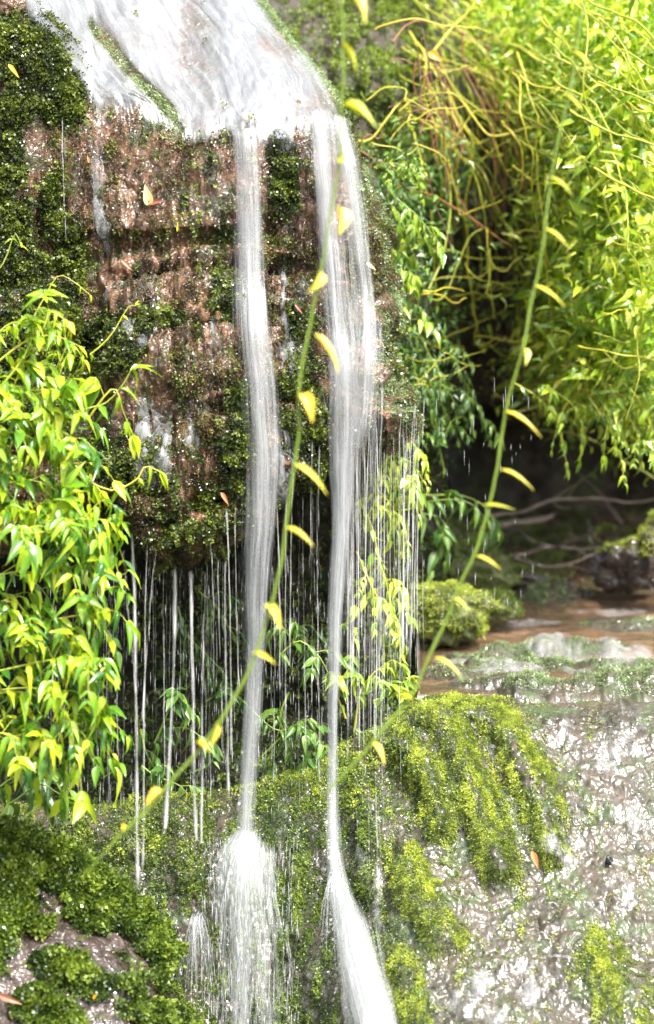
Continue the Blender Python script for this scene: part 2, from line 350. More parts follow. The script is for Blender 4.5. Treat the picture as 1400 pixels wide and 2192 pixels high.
def lowY(px, py):
    h = np.clip(py - ip(px, LT), 0, None) * S
    a = .30 + .25 * ss(650, 1000, px); b = .26 + .06 * ss(600, 900, px)
    Y = .12 + .10 * ss(700, 1000, px) - a * h - b * np.sqrt(h)
    for pl, wd, am in RIDGES: Y = Y - .85 * am * np.exp(-(pdist(px, py, pl) / (wd * .85)) ** 2) * np.clip(h / .05, 0, 1)
    return Y
nv, nu = 420, 900
v = np.linspace(0, 1, nv)[:, None] ** 1.25 + np.zeros((1, nu)); PX = np.linspace(-240, 1600, nu)[None] + np.zeros((nv, 1))
Tt = ip(PX, LT) + n2(PX, PX * 0, 60, 11) * 14; PY = Tt + v * (2420 - Tt)
P = at(PX, PY, lowY(PX, PY)); N = gnorm(P); fl = np.clip((PY - Tt) / 40, .15, 1)
LP = P + N * ((fbm(P, 6, 5, 21) * .035 + np.abs(fbm(P, 22, 4, 22)) * .016) * fl)[..., None]; LPX, LPY = PX, PY
back = [LP[:1] + np.array([0, .05 * k, -.006 * k * 1.0]) for k in range(14, 0, -1)]
full = np.concatenate(back + [LP], 0)
mesh('lower_ledge', full, gfaces(*full.shape[:2]), R_LOW, kind='structure')

# near left rock
NT = [(-300, 1640), (-100, 1700), (0, 1755), (60, 1790), (150, 1838), (250, 1890), (310, 1955), (345, 2030), (375, 2100), (420, 2200), (470, 2300), (520, 2500)]
nv, nu = 300, 420
PX = np.linspace(-300, 520, nu)[None] + np.zeros((nv, 1)); v = np.linspace(0, 1, nv)[:, None] ** 1.2 + np.zeros((1, nu))
Tt = ip(PX, NT) + n2(PX, PX * 0, 50, 31) * 12; PY = Tt + v * (2600 - Tt)
h = np.clip(PY - Tt, 0, None) * S
P = at(PX, PY, -.30 - .45 * h - .24 * np.sqrt(h) + .2 * ss(250, 480, PX)); N = gnorm(P)
NP_ = P + N * (fbm(P, 5, 5, 41) * .05 + np.abs(fbm(P, 16, 4, 42)) * .02)[..., None]; NPX, NPY = PX, PY
back = [NP_[:1] + np.array([0, .05 * k, -.02 * k]) for k in range(14, 0, -1)]
full = np.concatenate(back + [NP_], 0)
mesh('near_rock_slope', full, gfaces(*full.shape[:2]), R_LEFT, kind='structure')

# stream bed with low steps
SY = [(1100, 4.6), (1130, 4.0), (1180, 2.9), (1260, 2.0), (1300, 1.6), (1330, 1.35), (1400, .85), (1450, .5), (1480, .30), (1500, .235), (1540, .215), (1560, .21)]
def stepz(px, Y): return .012 * np.sin(Y * 9 + n2(px, Y * 200, 260, 51) * 4 + px * .003) * ss(.2, .5, Y)
PX, PYl = np.meshgrid(np.linspace(893, 1700, 360), np.concatenate([np.linspace(1100, 1300, 120), np.linspace(1301, 1502, 260)]))
vv_ = np.clip((PYl - 1301) / 201, 0, 1); PYl = np.where(PYl > 1301, 1301 + vv_ * (ip(PX, LT) + n2(PX, PX * 0, 60, 11) * 14 + 10 - 1301), PYl)
YY = ip(PYl, SY); P = at(PX, PYl, YY)
P[..., 2] += stepz(PX, YY) + fbm(P, 6, 4, 52, (.5, 1, 1)) * .014; P[..., 2] += .012 * ss(.6, .25, YY) ; P[..., 2] -= .03 * ss(.25, .212, YY); STP, STX, STY = P, PX, PYl
mesh('stream_water', P, gfaces(*P.shape[:2]), R_STREAM, kind='structure')
# ground far below and the dark hollow and bank behind
g = np.array([[-14, -14, -.35], [14, -14, -.35], [14, -.9, -.35], [-14, -.9, -.35]])
mesh('ground', g, np.array([[0, 1, 2, 3]]), R_LOW, kind='structure')
PX, PY = np.meshgrid(np.linspace(480, 1900, 320), np.linspace(-420, 1, 300))
PY = -420 + (PY + 420) / 421 * (1320 - 40 * ss(1300, 1000, PX) + 30 * n2(PX, PX * 0, 60, 62))
bankB = 930
YY = 1.25 + 1.35 * ss(780, 1000, PX) - .9 * ss(1080, 1350, PX) + .35 * ss(700, 930, PY) * ss(900, 1100, PX) + .0012 * np.clip(150 - PY, 0, None)
P = at(PX, PY, YY); P = P + gnorm(P) * (fbm(P, 2.5, 5, 61) * .22)[..., None]; BP, BPX, BPY = P, PX, PY
und = [P[-1:] + np.array([0, .1 * k, .01 * k]) for k in range(1, 30)]
full = np.concatenate([P] + und, 0)
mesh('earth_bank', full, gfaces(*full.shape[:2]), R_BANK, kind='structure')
PX, PY = np.meshgrid(np.linspace(700, 2000, 160), np.linspace(850, 1300, 80))
YY = 4.6 - .0 * PX; P = at(PX, PY, YY); P = P + gnorm(P) * (fbm(P, 2, 5, 63) * .3)[..., None]
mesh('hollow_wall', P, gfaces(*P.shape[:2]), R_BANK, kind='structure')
# ground above the bank so no sky shows under or behind it
gz = at(700, -420, 2.0)[2]

# ------------------------------------------------------------------ moss
def sprig(kind):
    r = rng(5 + kind); V = []; F = []
    n = (9, 7, 8)[kind]
    for k in range(n):
        f = k / (n - 1); base = np.array([f * .8, 0, .12 * math.sin(f * 2)])
        ang = k * 2.4; ln = (.34, .26, .30)[kind] * (1 - .4 * f); out = np.array([.55, math.cos(ang) * .8, math.sin(ang) * .8]); out /= np.linalg.norm(out)
        sd = np.cross(out, [0.2, .5, .8]); sd /= np.linalg.norm(sd); i = len(V)
        wd = (.10, .14, .12)[kind]
        V += [base - sd * .02, base + out * ln * .5 + sd * wd, base + out * ln, base + out * ln * .5 - sd * wd]; F.append([i, i + 1, i + 2, i + 3])
    return np.array(V), np.array(F)
SPR = [sprig(0), sprig(1), sprig(2)]
def blobs(px, py, bl, nz=.45, seed=0, sc=45):
    m = np.zeros(np.shape(px))
    for (x, y, rx, ry, d) in bl: m = np.maximum(m, d * np.clip(1.6 - 1.6 * (((px - x) / rx) ** 2 + ((py - y) / ry) ** 2), 0, 1))
    n = n2(px, py, sc, seed, 4)
    return np.clip(m * (1 + nz * n * 4), 0, 1) * (m > 0)
def moss(name, P, PX, PY, wt, n, size, mat, seed, k=0, down=.6, out=.6, side=0., jit=.5, lift=0., tintf=None, cst=(1, 1, 1)):
    pt, nn, x, y = scatter(P, wt, n, seed, PX, PY); r = rng(seed + 1)
    nn = np.where(nn[:, 1:2] > 0, -nn, nn)
    clump = fbm(pt, 28, 3, seed, cst)
    d = nn * out + np.array([side, 0, -down]) + rdir(n, r) * jit
    sz = size * S * r.uniform(.6, 1.35, n) * (1 + .5 * clump)
    pt = pt + nn * (np.clip(clump, -.2, 1) * lift)[:, None] * 1.5
    tn = np.clip(.5 + clump * .8 + r.normal(0, .18, n), 0, 1) if tintf is None else tintf(x, y, clump, r)
    V, F, T = inst(pt, *SPR[k], frames(d, nn + rdir(n, r) * .7), sz, tn)
    return mesh(name, V, F, mat, smooth=False, attrs={'tint': T}, kind='stuff')
CM = [(40, 140, 150, 130, 1), (120, 210, 80, 60, .9), (5, 320, 45, 260, 1), (-60, 500, 140, 300, 1), (40, 620, 150, 110, .9), (180, 740, 130, 90, .8), (60, 800, 150, 160, .8),
      (160, 560, 28, 130, .7), (110, 420, 26, 90, .6), (605, 350, 38, 110, .8), (480, 560, 24, 110, .5), (500, 930, 36, 140, .9), (470, 650, 40, 40, .5), (260, 980, 110, 80, .6),
      (370, 1080, 60, 100, .3), (450, 1080, 90, 60, .35), (640, 800, 50, 220, .45), (660, 960, 40, 120, .5), (330, 680, 100, 40, .25)]
wt = blobs(CPX, CPY, CM, .5, 71) + .03 + .10 * (n2(CPX, CPY, 45, 72, 4, 1.8, .6) > .2)
wt = wt * (1 - .9 * ss(10, -60, CPY - ip(CPX, CL)) * ss(60, 190, CPX) )
moss('moss', CP, CPX, CPY, wt ** 1.5, 36000, 22, M_MOSS_OLD, 101, 0, .65, .6, .15, .45, .008)
wt = (.35 + np.clip(n2(CPX, CPY, 30, 75, 4) * 1.8, 0, 1)) * ss(-10, 30, CPY - ip(CPX, CL) + 40 * (CPX < 180))
moss('wet_rootlets', CP, CPX, CPY, wt * np.clip(.45 + 2.2 * n2(CPX, CPY, 60, 76, 4, 1.8, .5), .06, 1), 56000, 11, M_MOSS_BROWN, 103, 1, .7, .5, 0, .6, .004)
E = ip(CPY, CE); wt = np.exp(-((CPX - E + 8) / 26) ** 2) * ss(120, 330, CPY) + .8 * np.exp(-((CPX - E + 18) / 40) ** 2 - ((CPY - 850) / 80) ** 2) + .7 * np.exp(-((CPX - E) / 30) ** 2) * (1 - ss(150, 250, CPY))
moss('edge_moss', CP, CPX, CPY, wt, 16000, 8, M_MOSS_PALE, 105, 1, .2, .8, .2, .6, .004)
# fine yellow-green moss on the lower ledge
wt = np.zeros(LPX.shape)
for pl, wd, am in RIDGES: wt = np.maximum(wt, np.exp(-(pdist(LPX, LPY, pl) / (wd * .95)) ** 4))
right = ss(760, 900, LPX)
nz = n2(LPX - .35 * (LPY - 1700), LPY, 38, 81, 4, 1.9, .45)
wtl = wt * np.clip(1 + 2.5 * nz, 0, 1.2) + .9 * np.exp(-((LPX - 960) / 110) ** 2 - ((LPY - 1500) / 26) ** 2) + .30 * np.exp(-((LPX - 970) / 180) ** 2 - ((LPY - 1900) / 170) ** 2) * (nz > -.02) + .05 * ss(900, 1000, LPX) * (n2(LPX, LPY, 90, 83, 4) > .2)
moss('fine_moss', LP, LPX, LPY, wtl * right, 80000, 7, M_MOSS_YEL, 111, 1, .7, .6, .2, .6, .006, None, (1.5, 1, .4))
wtc = ((1 - right) * np.clip(.75 + 1.6 * nz + wt * .6, 0, 1.2) + right * wt * .25 + .15 * right * (1 - ss(950, 1150, LPX)))
wtc = wtc * (1 - .75 * np.exp(-((LPX - 790) / 60) ** 2 - ((LPY - 2080) / 110) ** 2)) * (1 - .8 * np.exp(-((LPX - 410) / 45) ** 2 - ((LPY - 1960) / 60) ** 2))
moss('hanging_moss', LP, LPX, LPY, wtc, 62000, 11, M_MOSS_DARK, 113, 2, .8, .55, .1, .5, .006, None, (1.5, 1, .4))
wtp = .5 * np.exp(-((LPX - 620) / 140) ** 2 - ((LPY - 1690) / 40) ** 2) + (1 - ss(300, 480, LPX)) * .35 * (1 - ss(1800, 1880, LPY)) + np.exp(-((LPX - 680) / 100) ** 2 - ((LPY - 1650) / 60) ** 2)
moss('fine_moss', LP, LPX, LPY, wtp * np.clip(1 + nz * 2, 0, 1), 9000, 9, M_MOSS_YEL, 115, 1, .1, .9, .1, .7, .01)
# long moss on the near left rock
NM = [(-20, 1800, 120, 80, 1), (110, 1850, 110, 55, 1), (200, 1910, 80, 50, 1), (280, 1960, 60, 50, 1), (315, 2020, 40, 50, 1), (10, 1900, 55, 60, 1), (60, 1960, 40, 50, .6), (190, 1960, 70, 40, .9),
      (100, 2070, 60, 34, 1), (170, 2110, 60, 30, .9), (60, 2150, 50, 40, .8), (100, 2175, 60, 40, .9), (290, 2105, 55, 26, 1), (300, 2165, 70, 30, 1), (385, 2175, 40, 40, .9), (-60, 2000, 80, 100, 1), (100, 2260, 200, 40, .8), (240, 2050, 30, 16, .5)]
wt = blobs(NPX, NPY, NM, .4, 91, 35)
for pl, wd in [([(80, 1940), (170, 2005), (240, 2075), (320, 2125)], 24), ([(-40, 2100), (60, 2095)], 18), ([(225, 2000), (290, 2060)], 22), ([(140, 2135), (205, 2150), (290, 2200)], 17), ([(330, 2140), (360, 2200)], 12)]:
    wt = wt * (1 - .97 * np.exp(-(pdist(NPX, NPY, pl) / wd) ** 4))
moss('long_moss', NP_, NPX, NPY, wt + .002, 30000, 30, M_MOSS_DARK, 121, 0, .4, .5, .6, .3, .012)
# recess wall moss and streamside moss
moss('cave_moss', WP, WPX, WPY, (n2(WPX, WPY, 90, 95) > -.1) * ss(1150, 1400, WPY) + .25, 26000, 15, M_MOSS_DARK, 131, 2, .5, .6, 0, .6, .01)
bands = np.zeros(STX.shape)
for (x, y, rx, ry, d) in [(1190, 1388, 150, 12, 1), (1110, 1430, 190, 14, 1), (1350, 1440, 100, 16, 1), (1180, 1278, 80, 14, 1), (1320, 1350, 90, 8, .6), (1100, 1475, 150, 10, .8), (1000, 1400, 60, 8, .6), (1300, 1480, 120, 12, .5)]:
    bands = np.maximum(bands, d * np.exp(-((STX - x) / rx) ** 2 - ((STY - y) / ry) ** 2))

for (x, y, rx, ry, d) in [(1150, 1392, 190, 10, 1), (1290, 1432, 170, 10, 1), (1330, 1345, 120, 9, .9), (960, 1455, 90, 8, .8)]:
    bands = np.maximum(bands, d * np.exp(-((STX - x) / rx) ** 2 - ((STY - y - 6 * np.sin(STX * .02)) / ry) ** 2))
bands = np.maximum(bands, ss(1464, 1482, STY + 10 * n2(STX, STY, 50, 96)) * ss(1040, 1110, STX))
HB = STP.copy(); HB[..., 2] += bands * (.058 + .03 * n2(STX, STY, 30, 98)) - .018
HS = np.concatenate([HB] + [HB[-1:] + np.array([0, -.055 * math.sin(k * .15), -.07 * (1 - math.cos(k * .15))]) for k in range(1, 12)], 0)
mesh('stream_ledges', HS, gfaces(*HS.shape[:2]), R_LOW, kind='structure')
STP2 = HB
moss('wet_moss', STP2, STX, STY, (bands > .4) * bands * np.clip(1 + 2 * n2(STX, STY, 40, 97), 0, 1), 12000, 8, M_MOSS_PALE, 133, 1, -.3, .6, .4, .7, .006)
moss('moss_on_bank', BP, BPX, BPY, np.exp(-((BPX - 710) / 190) ** 4) * (1 - ss(380, 480, BPY)) * np.clip(1 + 2 * n2(BPX, BPY, 60, 99), .1, 1), 60000, 15, M_MOSS_DARK, 135, 2, .3, .7, .1, .6, .05,
     lambda x, y, c, r: np.clip(.75 + c + r.normal(0, .2, len(x)), 0, 1))

far = ss(1265, 1225, STY) * np.clip(.5 + 2 * n2(STX, STY, 50, 191, 4, 1, 2), 0, 1)
moss('moss_on_streamside', STP, STX, STY, far + 1e-6, 9000, 15, M_MOSS_DARK, 137, 2, -.5, .6, 0, .6, .01)
n = 1500; r = rng(139); pt, nn, _, _ = scatter(STP, ss(1275, 1235, STY) + 1e-6, n, 140, STX, STY)
V, F, T = inst(pt + np.array([0, 0, .01]), *leaf_t(1, .5, .2, .3, 5), frames(rdir(n, r) * np.array([1, 1, .4]), rdir(n, r) * .5 + np.array([0, -.3, 1])), 26 * S * r.uniform(.4, 1.3, n), r.random(n))
mesh('leaf_litter', V, F, plant_mat('rotting_leaf_litter', [(0, (.015, .009, .006)), (.6, (.05, .028, .016)), (1, (.15, .08, .035))], .35, 0, .5), attrs={'tint': T}, kind='stuff')
parts = []
for i in range(150):
    j = r.integers(0, n); b0 = pt[j] + np.array([0, 0, r.uniform(0, .08)]); dd = rdir(1, r)[0] * np.array([1, .6, .45]); l = r.uniform(.05, .3)
    Q = smooth_path([b0, b0 + dd * l * .5 + rdir(1, r)[0] * .02, b0 + dd * l], 8); a, b, c = tube(Q, np.linspace(2.6, 1, 8) * S * r.uniform(.5, 1.4), 5); parts.append((a, b, np.full(len(a), r.random())))
V, F, T = merge(parts); mesh('twig_litter', V, F, M_TWIG, attrs={'tint': T}, kind='stuff')
# ------------------------------------------------------------------ water
def sheet(name, rows, mat, layers=3, nu=40, nv=160, bulge=.03, edge=1.0, seed=0, dens=1.0, gap=.012, jit=6):
    """rows: (py, xl, xr, Y, dens). A few curved sheets of falling water lying one behind the other"""
    a = np.array(rows, float); r = rng(seed); parts = []; DN = []; UV = []; o = 0; Fs = []
    for l in range(layers):
        t = np.linspace(0, 1, nv); py = a[0, 0] + (a[-1, 0] - a[0, 0]) * t
        f = [np.interp(py, a[:, 0], a[:, i]) for i in range(5)]
        k = np.ones(9) / 9
        f = [np.convolve(np.pad(x, 4, mode='edge'), k, mode='valid') for x in f]
        u = np.linspace(0, 1, nu)
        xl = f[1] + n2(py, py * 0 + l, 90, seed + l) * jit; xr = f[2] + n2(py, py * 0 + l + 9, 90, seed + l + 5) * jit
        X = xl[:, None] + (xr - xl)[:, None] * u; PYg = py[:, None] + 0 * u
        Yg = f[3][:, None] - bulge * np.sin(np.pi * u) * np.clip((xr - xl)[:, None] / 80, .2, 1) - gap * l + n2(X, PYg, 60, seed + 3 + l, 3, 1.5, .3) * .012
        Pq = at(X, PYg, Yg)
        ed = np.clip((1 - np.abs(2 * u - 1) ** 1.8), 0, 1) ** .8 * edge + (1 - edge)
        fade = np.clip(np.minimum(t / .02, (1 - t) / .03), 0, 1)
        DN.append((f[4][:, None] * dens * ed * fade[:, None]).ravel())
        UV.append(np.stack([(u[None] * (xr - xl)[:, None] * .35 + u[None] * 60) * S + l * 3.1 + seed, PYg * S + l], -1).reshape(-1, 2))
        parts.append(Pq.reshape(-1, 3)); Fs.append(gfaces(nv, nu) + o); o += nv * nu
    return mesh(name, np.concatenate(parts), np.concatenate(Fs), mat, uv=np.concatenate(UV), attrs={'dens': np.concatenate(DN)}, kind='structure')
def onto(rows, off=.05):
    return [(py, xl, xr, min(Y, float(lowY((xl + xr) / 2, py)) - off) if py > 1600 else Y, d) for py, xl, xr, Y, d in rows]
F1 = [(255, 474, 566, .0, .5), (300, 480, 572, -.05, .58), (450, 480, 578, -.07, .56), (600, 484, 582, -.10, .6), (650, 486, 588, -.13, .68), (720, 490, 594, -.16, .62), (860, 502, 608, -.17, .6),
      (1000, 512, 614, -.17, .66), (1100, 516, 600, -.17, .7), (1250, 514, 582, -.17, .7), (1400, 518, 572, -.16, .68), (1550, 512, 566, -.16, .66), (1700, 504, 552, -.16, .66), (1800, 498, 550, -.17, .7), (1850, 480, 560, -.19, .8)]
sheet('waterfall', F1, W_FALL, 2, 44, 260, seed=11)
sheet('waterfall', onto([(1770, 500, 545, -.19, .4), (1795, 478, 568, -.21, .72), (1822, 452, 598, -.23, .74), (1860, 440, 612, -.24, .7), (1900, 436, 616, -.25, .6), (1960, 434, 620, -.26, .48), (2050, 430, 628, -.30, .43), (2150, 424, 636, -.34, .42), (2280, 420, 650, -.38, .4)]), W_FALL, 2, 60, 130, seed=17, jit=22)
sheet('waterfall', onto([(1790, 470, 560, -.2, .3), (1850, 440, 640, -.23, .3), (2000, 450, 690, -.3, .3), (2280, 450, 720, -.4, .28)], .03), W_FALL, 1, 60, 130, seed=19, jit=14)
sheet('waterfall', [(225, 648, 712, .03, .5), (262, 652, 716, -.03, .62), (350, 658, 722, -.05, .66), (500, 668, 732, -.06, .6), (620, 680, 742, -.08, .6), (700, 686, 752, -.10, .62), (800, 690, 770, -.13, .62), (900, 690, 770, -.13, .4)], W_FALL, 2, 30, 200, seed=23)
sheet('waterfall', [(240, 684, 752, .02, .5), (350, 705, 782, -.04, .58), (450, 722, 796, -.05, .58), (600, 742, 810, -.07, .5), (700, 738, 830, -.10, .62), (780, 728, 836, -.13, .56), (900, 720, 826, -.13, .5), (980, 715, 800, -.13, .3)], W_FALL, 2, 34, 200, seed=27)
F2 = [(690, 688, 760, -.12, .4), (760, 690, 780, -.13, .58), (900, 690, 790, -.13, .6), (1000, 696, 772, -.13, .66), (1100, 702, 756, -.13, .72), (1300, 698, 740, -.13, .72), (1500, 694, 730, -.13, .7), (1700, 690, 728, -.14, .7), (1830, 690, 738, -.15, .7), (1900, 694, 758, -.19, .74), (1960, 700, 788, -.24, .76), (2050, 710, 824, -.32, .76), (2130, 730, 854, -.38, .76), (2260, 756, 890, -.46, .76)]
sheet('waterfall', onto(F2, .06), W_FALL, 2, 44, 260, seed=31)
sheet('waterfall', onto([(1850, 690, 745, -.2, .3), (1950, 690, 810, -.3, .5), (2050, 700, 860, -.35, .55), (2280, 730, 930, -.5, .5)], .04), W_FALL, 1, 44, 120, seed=35, jit=14)
sheet('waterfall', [(255, 462, 590, .0, .2), (600, 470, 600, -.10, .25), (700, 470, 610, -.15, .3), (1000, 495, 640, -.15, .3), (1250, 505, 620, -.15, .28), (1500, 500, 600, -.15, .2)], W_FALL, 1, 44, 220, seed=41, jit=14)
sheet('waterfall', [(235, 640, 758, .0, .4), (350, 648, 795, -.03, .42), (500, 655, 812, -.04, .40), (650, 665, 828, -.06, .40), (760, 675, 848, -.10, .48), (900, 685, 850, -.10, .45), (1050, 690, 820, -.10, .4), (1300, 690, 790, -.10, .3), (1500, 690, 770, -.1, .2)], W_FALL, 2, 50, 240, seed=43, jit=10)
def splash(px, py, Y, n, seed, up=60, out=90):
    r = rng(seed); parts = []; 
    for i in range(n):
        a = r.uniform(-1, 1); vx = a * out * r.uniform(.3, 1); vy = -up * r.uniform(.1, 1) * (1 - .5 * abs(a)); t = np.linspace(0, r.uniform(.4, 1.2), 9)
        x = px + vx * t + r.normal(0, 6); y = py + vy * t + 150 * t * t + r.normal(0, 8); V, F, T = tube(at(x, y, Y - .08 * t * r.uniform(0, 1) - .01), np.linspace(1.0, .3, 9) * S * r.uniform(.4, 1.1), 3); parts.append((V, F, T))
    V, F, T = merge(parts); mesh('splash', V, F, M_SPRAY, kind='structure')
M_SPRAY, t_, b_, o_ = M('water_spray'); b_.inputs['Base Color'].default_value = (.5, .52, .53, 1); b_.inputs['Alpha'].default_value = .3; b_.inputs['Roughness'].default_value = .3
splash(515, 1815, -.24, 70, 901, 40, 80); splash(424, 1965, float(lowY(424, 1965)) - .05, 90, 903, 30, 45); splash(294, 1925, float(lowY(294, 1925)) - .05, 40, 905, 25, 30); splash(712, 1880, -.26, 50, 907, 20, 40)
# water sliding over the dome, following the flow
DR = [(-160, [(-60, -160), (60, -160), (160, -160), (260, -160), (350, -160), (430, -160)]),
      (0, [(25, -10), (120, -20), (230, -30), (350, -20), (470, 0), (565, 20)]),
      (1, [(55, 60), (170, 70), (290, 75), (420, 85), (540, 90), (640, 112)]),
      (2, [(105, 120), (215, 140), (340, 160), (470, 160), (600, 155), (690, 175)]),
      (3, [(160, 190), (260, 200), (375, 235), (500, 225), (630, 215), (728, 222)]),
      (4, [(195, 262), (300, 232), (392, 300), (500, 288), (640, 280), (752, 262)]),
      (5, [(200, 335), (308, 300), (396, 352), (508, 350), (650, 345), (768, 335)])]
A = np.array([r[1] for r in DR], float)
nt_, nu_ = 230, 300
rows = np.stack([smooth_path(A[:, j], nt_) for j in range(A.shape[1])], 1)
G = np.stack([smooth_path(rows[i], nu_) for i in range(nt_)], 0)
X, Yp = G[..., 0], G[..., 1]
for l in range(2):
    P = at(X, Yp, cliffY(X, Yp)); P = P + gnorm(P) * (cliff_noise(P) + .012 + .008 * l + .018 * n2(np.linspace(0, 1, nu_)[None] * 900 + 0 * X, np.linspace(0, 1, nt_)[:, None] * 300 + 0 * X, 60, 5 + l))[..., None]
    uu = np.linspace(0, 1, nu_)[None] + 0 * X; vv = np.linspace(0, 1, nt_)[:, None] + 0 * X
    dn = .80 + .42 * n2(X, Yp, 90, 7 + l) - .16 * (l == 1)
    # two green tongues of moss showing through, thin water near the lip on the left
    dn -= .75 * np.exp(-(pdist(X, Yp, [(190, 60), (240, 110), (285, 170), (340, 225), (385, 285)]) / 15) ** 2)
    dn -= .12 * np.exp(-(pdist(X, Yp, [(420, 60), (520, 90), (620, 130), (700, 190)]) / 16) ** 2)
    dn -= .35 * ss(205, 250, Yp) * (1 - ss(250, 340, X)); dn -= .2 * np.exp(-((X - 660) / 60) ** 2 - ((Yp - 240) / 40) ** 2)
    dn *= np.clip(uu / .04, 0, 1) * np.clip((1 - uu) / .08, 0, 1) * (1 - ss(.76, .98, vv + .12 * n2(X, Yp, 40, 15)) * .9) * np.clip((1 - vv) / .05, 0, 1)
    warp = n2(X, Yp, 150, 9) * .10
    mesh('sliding_water', P, gfaces(nt_, nu_), W_DOME, uv=np.stack([uu * .75 + warp + l * 2, vv * .55], -1), attrs={'dens': np.clip(dn, 0, 1)}, kind='structure')
gm = np.exp(-(pdist(CPX, CPY, [(190, 60), (240, 110), (285, 170), (340, 225), (385, 285)]) / 16) ** 2) + .6 * np.exp(-(pdist(CPX, CPY, [(560, 10), (620, 60), (690, 140), (730, 200)]) / 18) ** 2)
moss('submerged_moss', CP, CPX, CPY, gm, 6000, 9, M_MOSS_PALE, 141, 1, .6, .3, .5, .3, .0)

def film(P, px, py, cx, cy, rx, ry, dens, seed, mat=W_FILM, lift=.012, shear=0., us=1., vs=1.):
    i = np.where((np.abs(py.mean(1) - cy) < ry * 1.1 + abs(shear) * 40))[0]; 
    sel = (np.abs(px - cx) < rx * 1.3) & (np.abs(py - cy) < ry * 1.2)
    ii = np.where(sel.any(1))[0]; jj = np.where(sel.any(0))[0]
    Q = P[ii[0]:ii[-1] + 1, jj[0]:jj[-1] + 1]; qx = px[ii[0]:ii[-1] + 1, jj[0]:jj[-1] + 1]; qy = py[ii[0]:ii[-1] + 1, jj[0]:jj[-1] + 1]
    nn = gnorm(Q); nn = np.where(nn[..., 1:2] > 0, -nn, nn)
    m = np.clip(1.5 - 1.5 * (((qx - cx - shear * (qy - cy)) / rx) ** 2 + ((qy - cy) / ry) ** 2), 0, 1)
    dn = m * (dens + .5 * (n2(qx, qy, 45, seed, 3, 2.6, .35) if mat in (W_FALL, W_THREAD) else n2(qx, qy, 45, seed)))
    mesh('water_film', Q + nn * lift, gfaces(*Q.shape[:2]), mat, uv=np.stack([qx * S * us, qy * S * vs + qx * S * .1], -1), attrs={'dens': np.clip(dn, 0, 1)}, kind='structure')
film(LP, LPX, LPY, 1300, 1600, 150, 110, .30, 201)
film(LP, LPX, LPY, 1230, 1540, 50, 60, .75, 211)
film(LP, LPX, LPY, 1280, 1830, 180, 190, .26, 203)
film(LP, LPX, LPY, 1180, 1990, 50, 190, .7, 205, shear=.25)
film(LP, LPX, LPY, 1080, 2130, 190, 110, .36, 207)
film(LP, LPX, LPY, 800, 1900, 34, 140, .45, 209, W_FALL, shear=.25)
film(LP, LPX, LPY, 1070, 1650, 24, 120, .5, 213, W_FALL, shear=.42)
film(LP, LPX, LPY, 1395, 1800, 60, 330, .25, 215)
film(HB, STX, STY, 1250, 1400, 240, 30, .5, 221, us=.3, vs=3)  # white streaks on the stream films are painted sky reflection
film(HB, STX, STY, 1200, 1440, 260, 22, .5, 222, us=.3, vs=3)
film(LP, LPX, LPY, 1330, 1535, 130, 55, .5, 227)
film(LP, LPX, LPY, 1250, 1700, 60, 160, .3, 228, shear=-.2)
film(STP, STX, STY, 1120, 1345, 130, 9, .6, 251, us=.3, vs=3)
film(STP, STX, STY, 1010, 1412, 110, 9, .7, 252, us=.3, vs=3)
film(STP, STX, STY, 1300, 1310, 120, 8, .5, 253, us=.3, vs=3)
film(LP, LPX, LPY, 1160, 1560, 60, 40, .45, 229)
film(STP, STX, STY, 1050, 1446, 200, 22, .45, 223, us=.3, vs=3)
film(STP, STX, STY, 1330, 1470, 150, 40, .6, 225, us=.3, vs=3)
film(CP, CPX, CPY, 340, 930, 110, 130, .40, 231, W_FALL, lift=.02)
film(CP, CPX, CPY, 150, 330, 110, 60, .16, 245, W_FALL, lift=.015)
film(CP, CPX, CPY, 440, 700, 60, 250, .2, 247, W_FALL, lift=.015)
film(CP, CPX, CPY, 620, 650, 50, 240, .3, 249, W_FALL, lift=.015)
film(CP, CPX, CPY, 215, 400, 22, 190, .45, 233, W_FALL, lift=.02, shear=.05)
film(CP, CPX, CPY, 240, 560, 60, 110, .4, 235, W_FALL, lift=.02)
film(CP, CPX, CPY, 300, 680, 70, 90, .4, 236, W_FALL, lift=.02)
film(CP, CPX, CPY, 355, 770, 20, 130, .45, 237, W_FALL, lift=.02)
film(CP, CPX, CPY, 470, 450, 40, 190, .25, 239, W_FALL, lift=.015)
film(CP, CPX, CPY, 630, 1000, 70, 140, .3, 241, W_FALL, lift=.02)
film(CP, CPX, CPY, 440, 280, 170, 40, .3, 243, W_FALL, lift=.02)

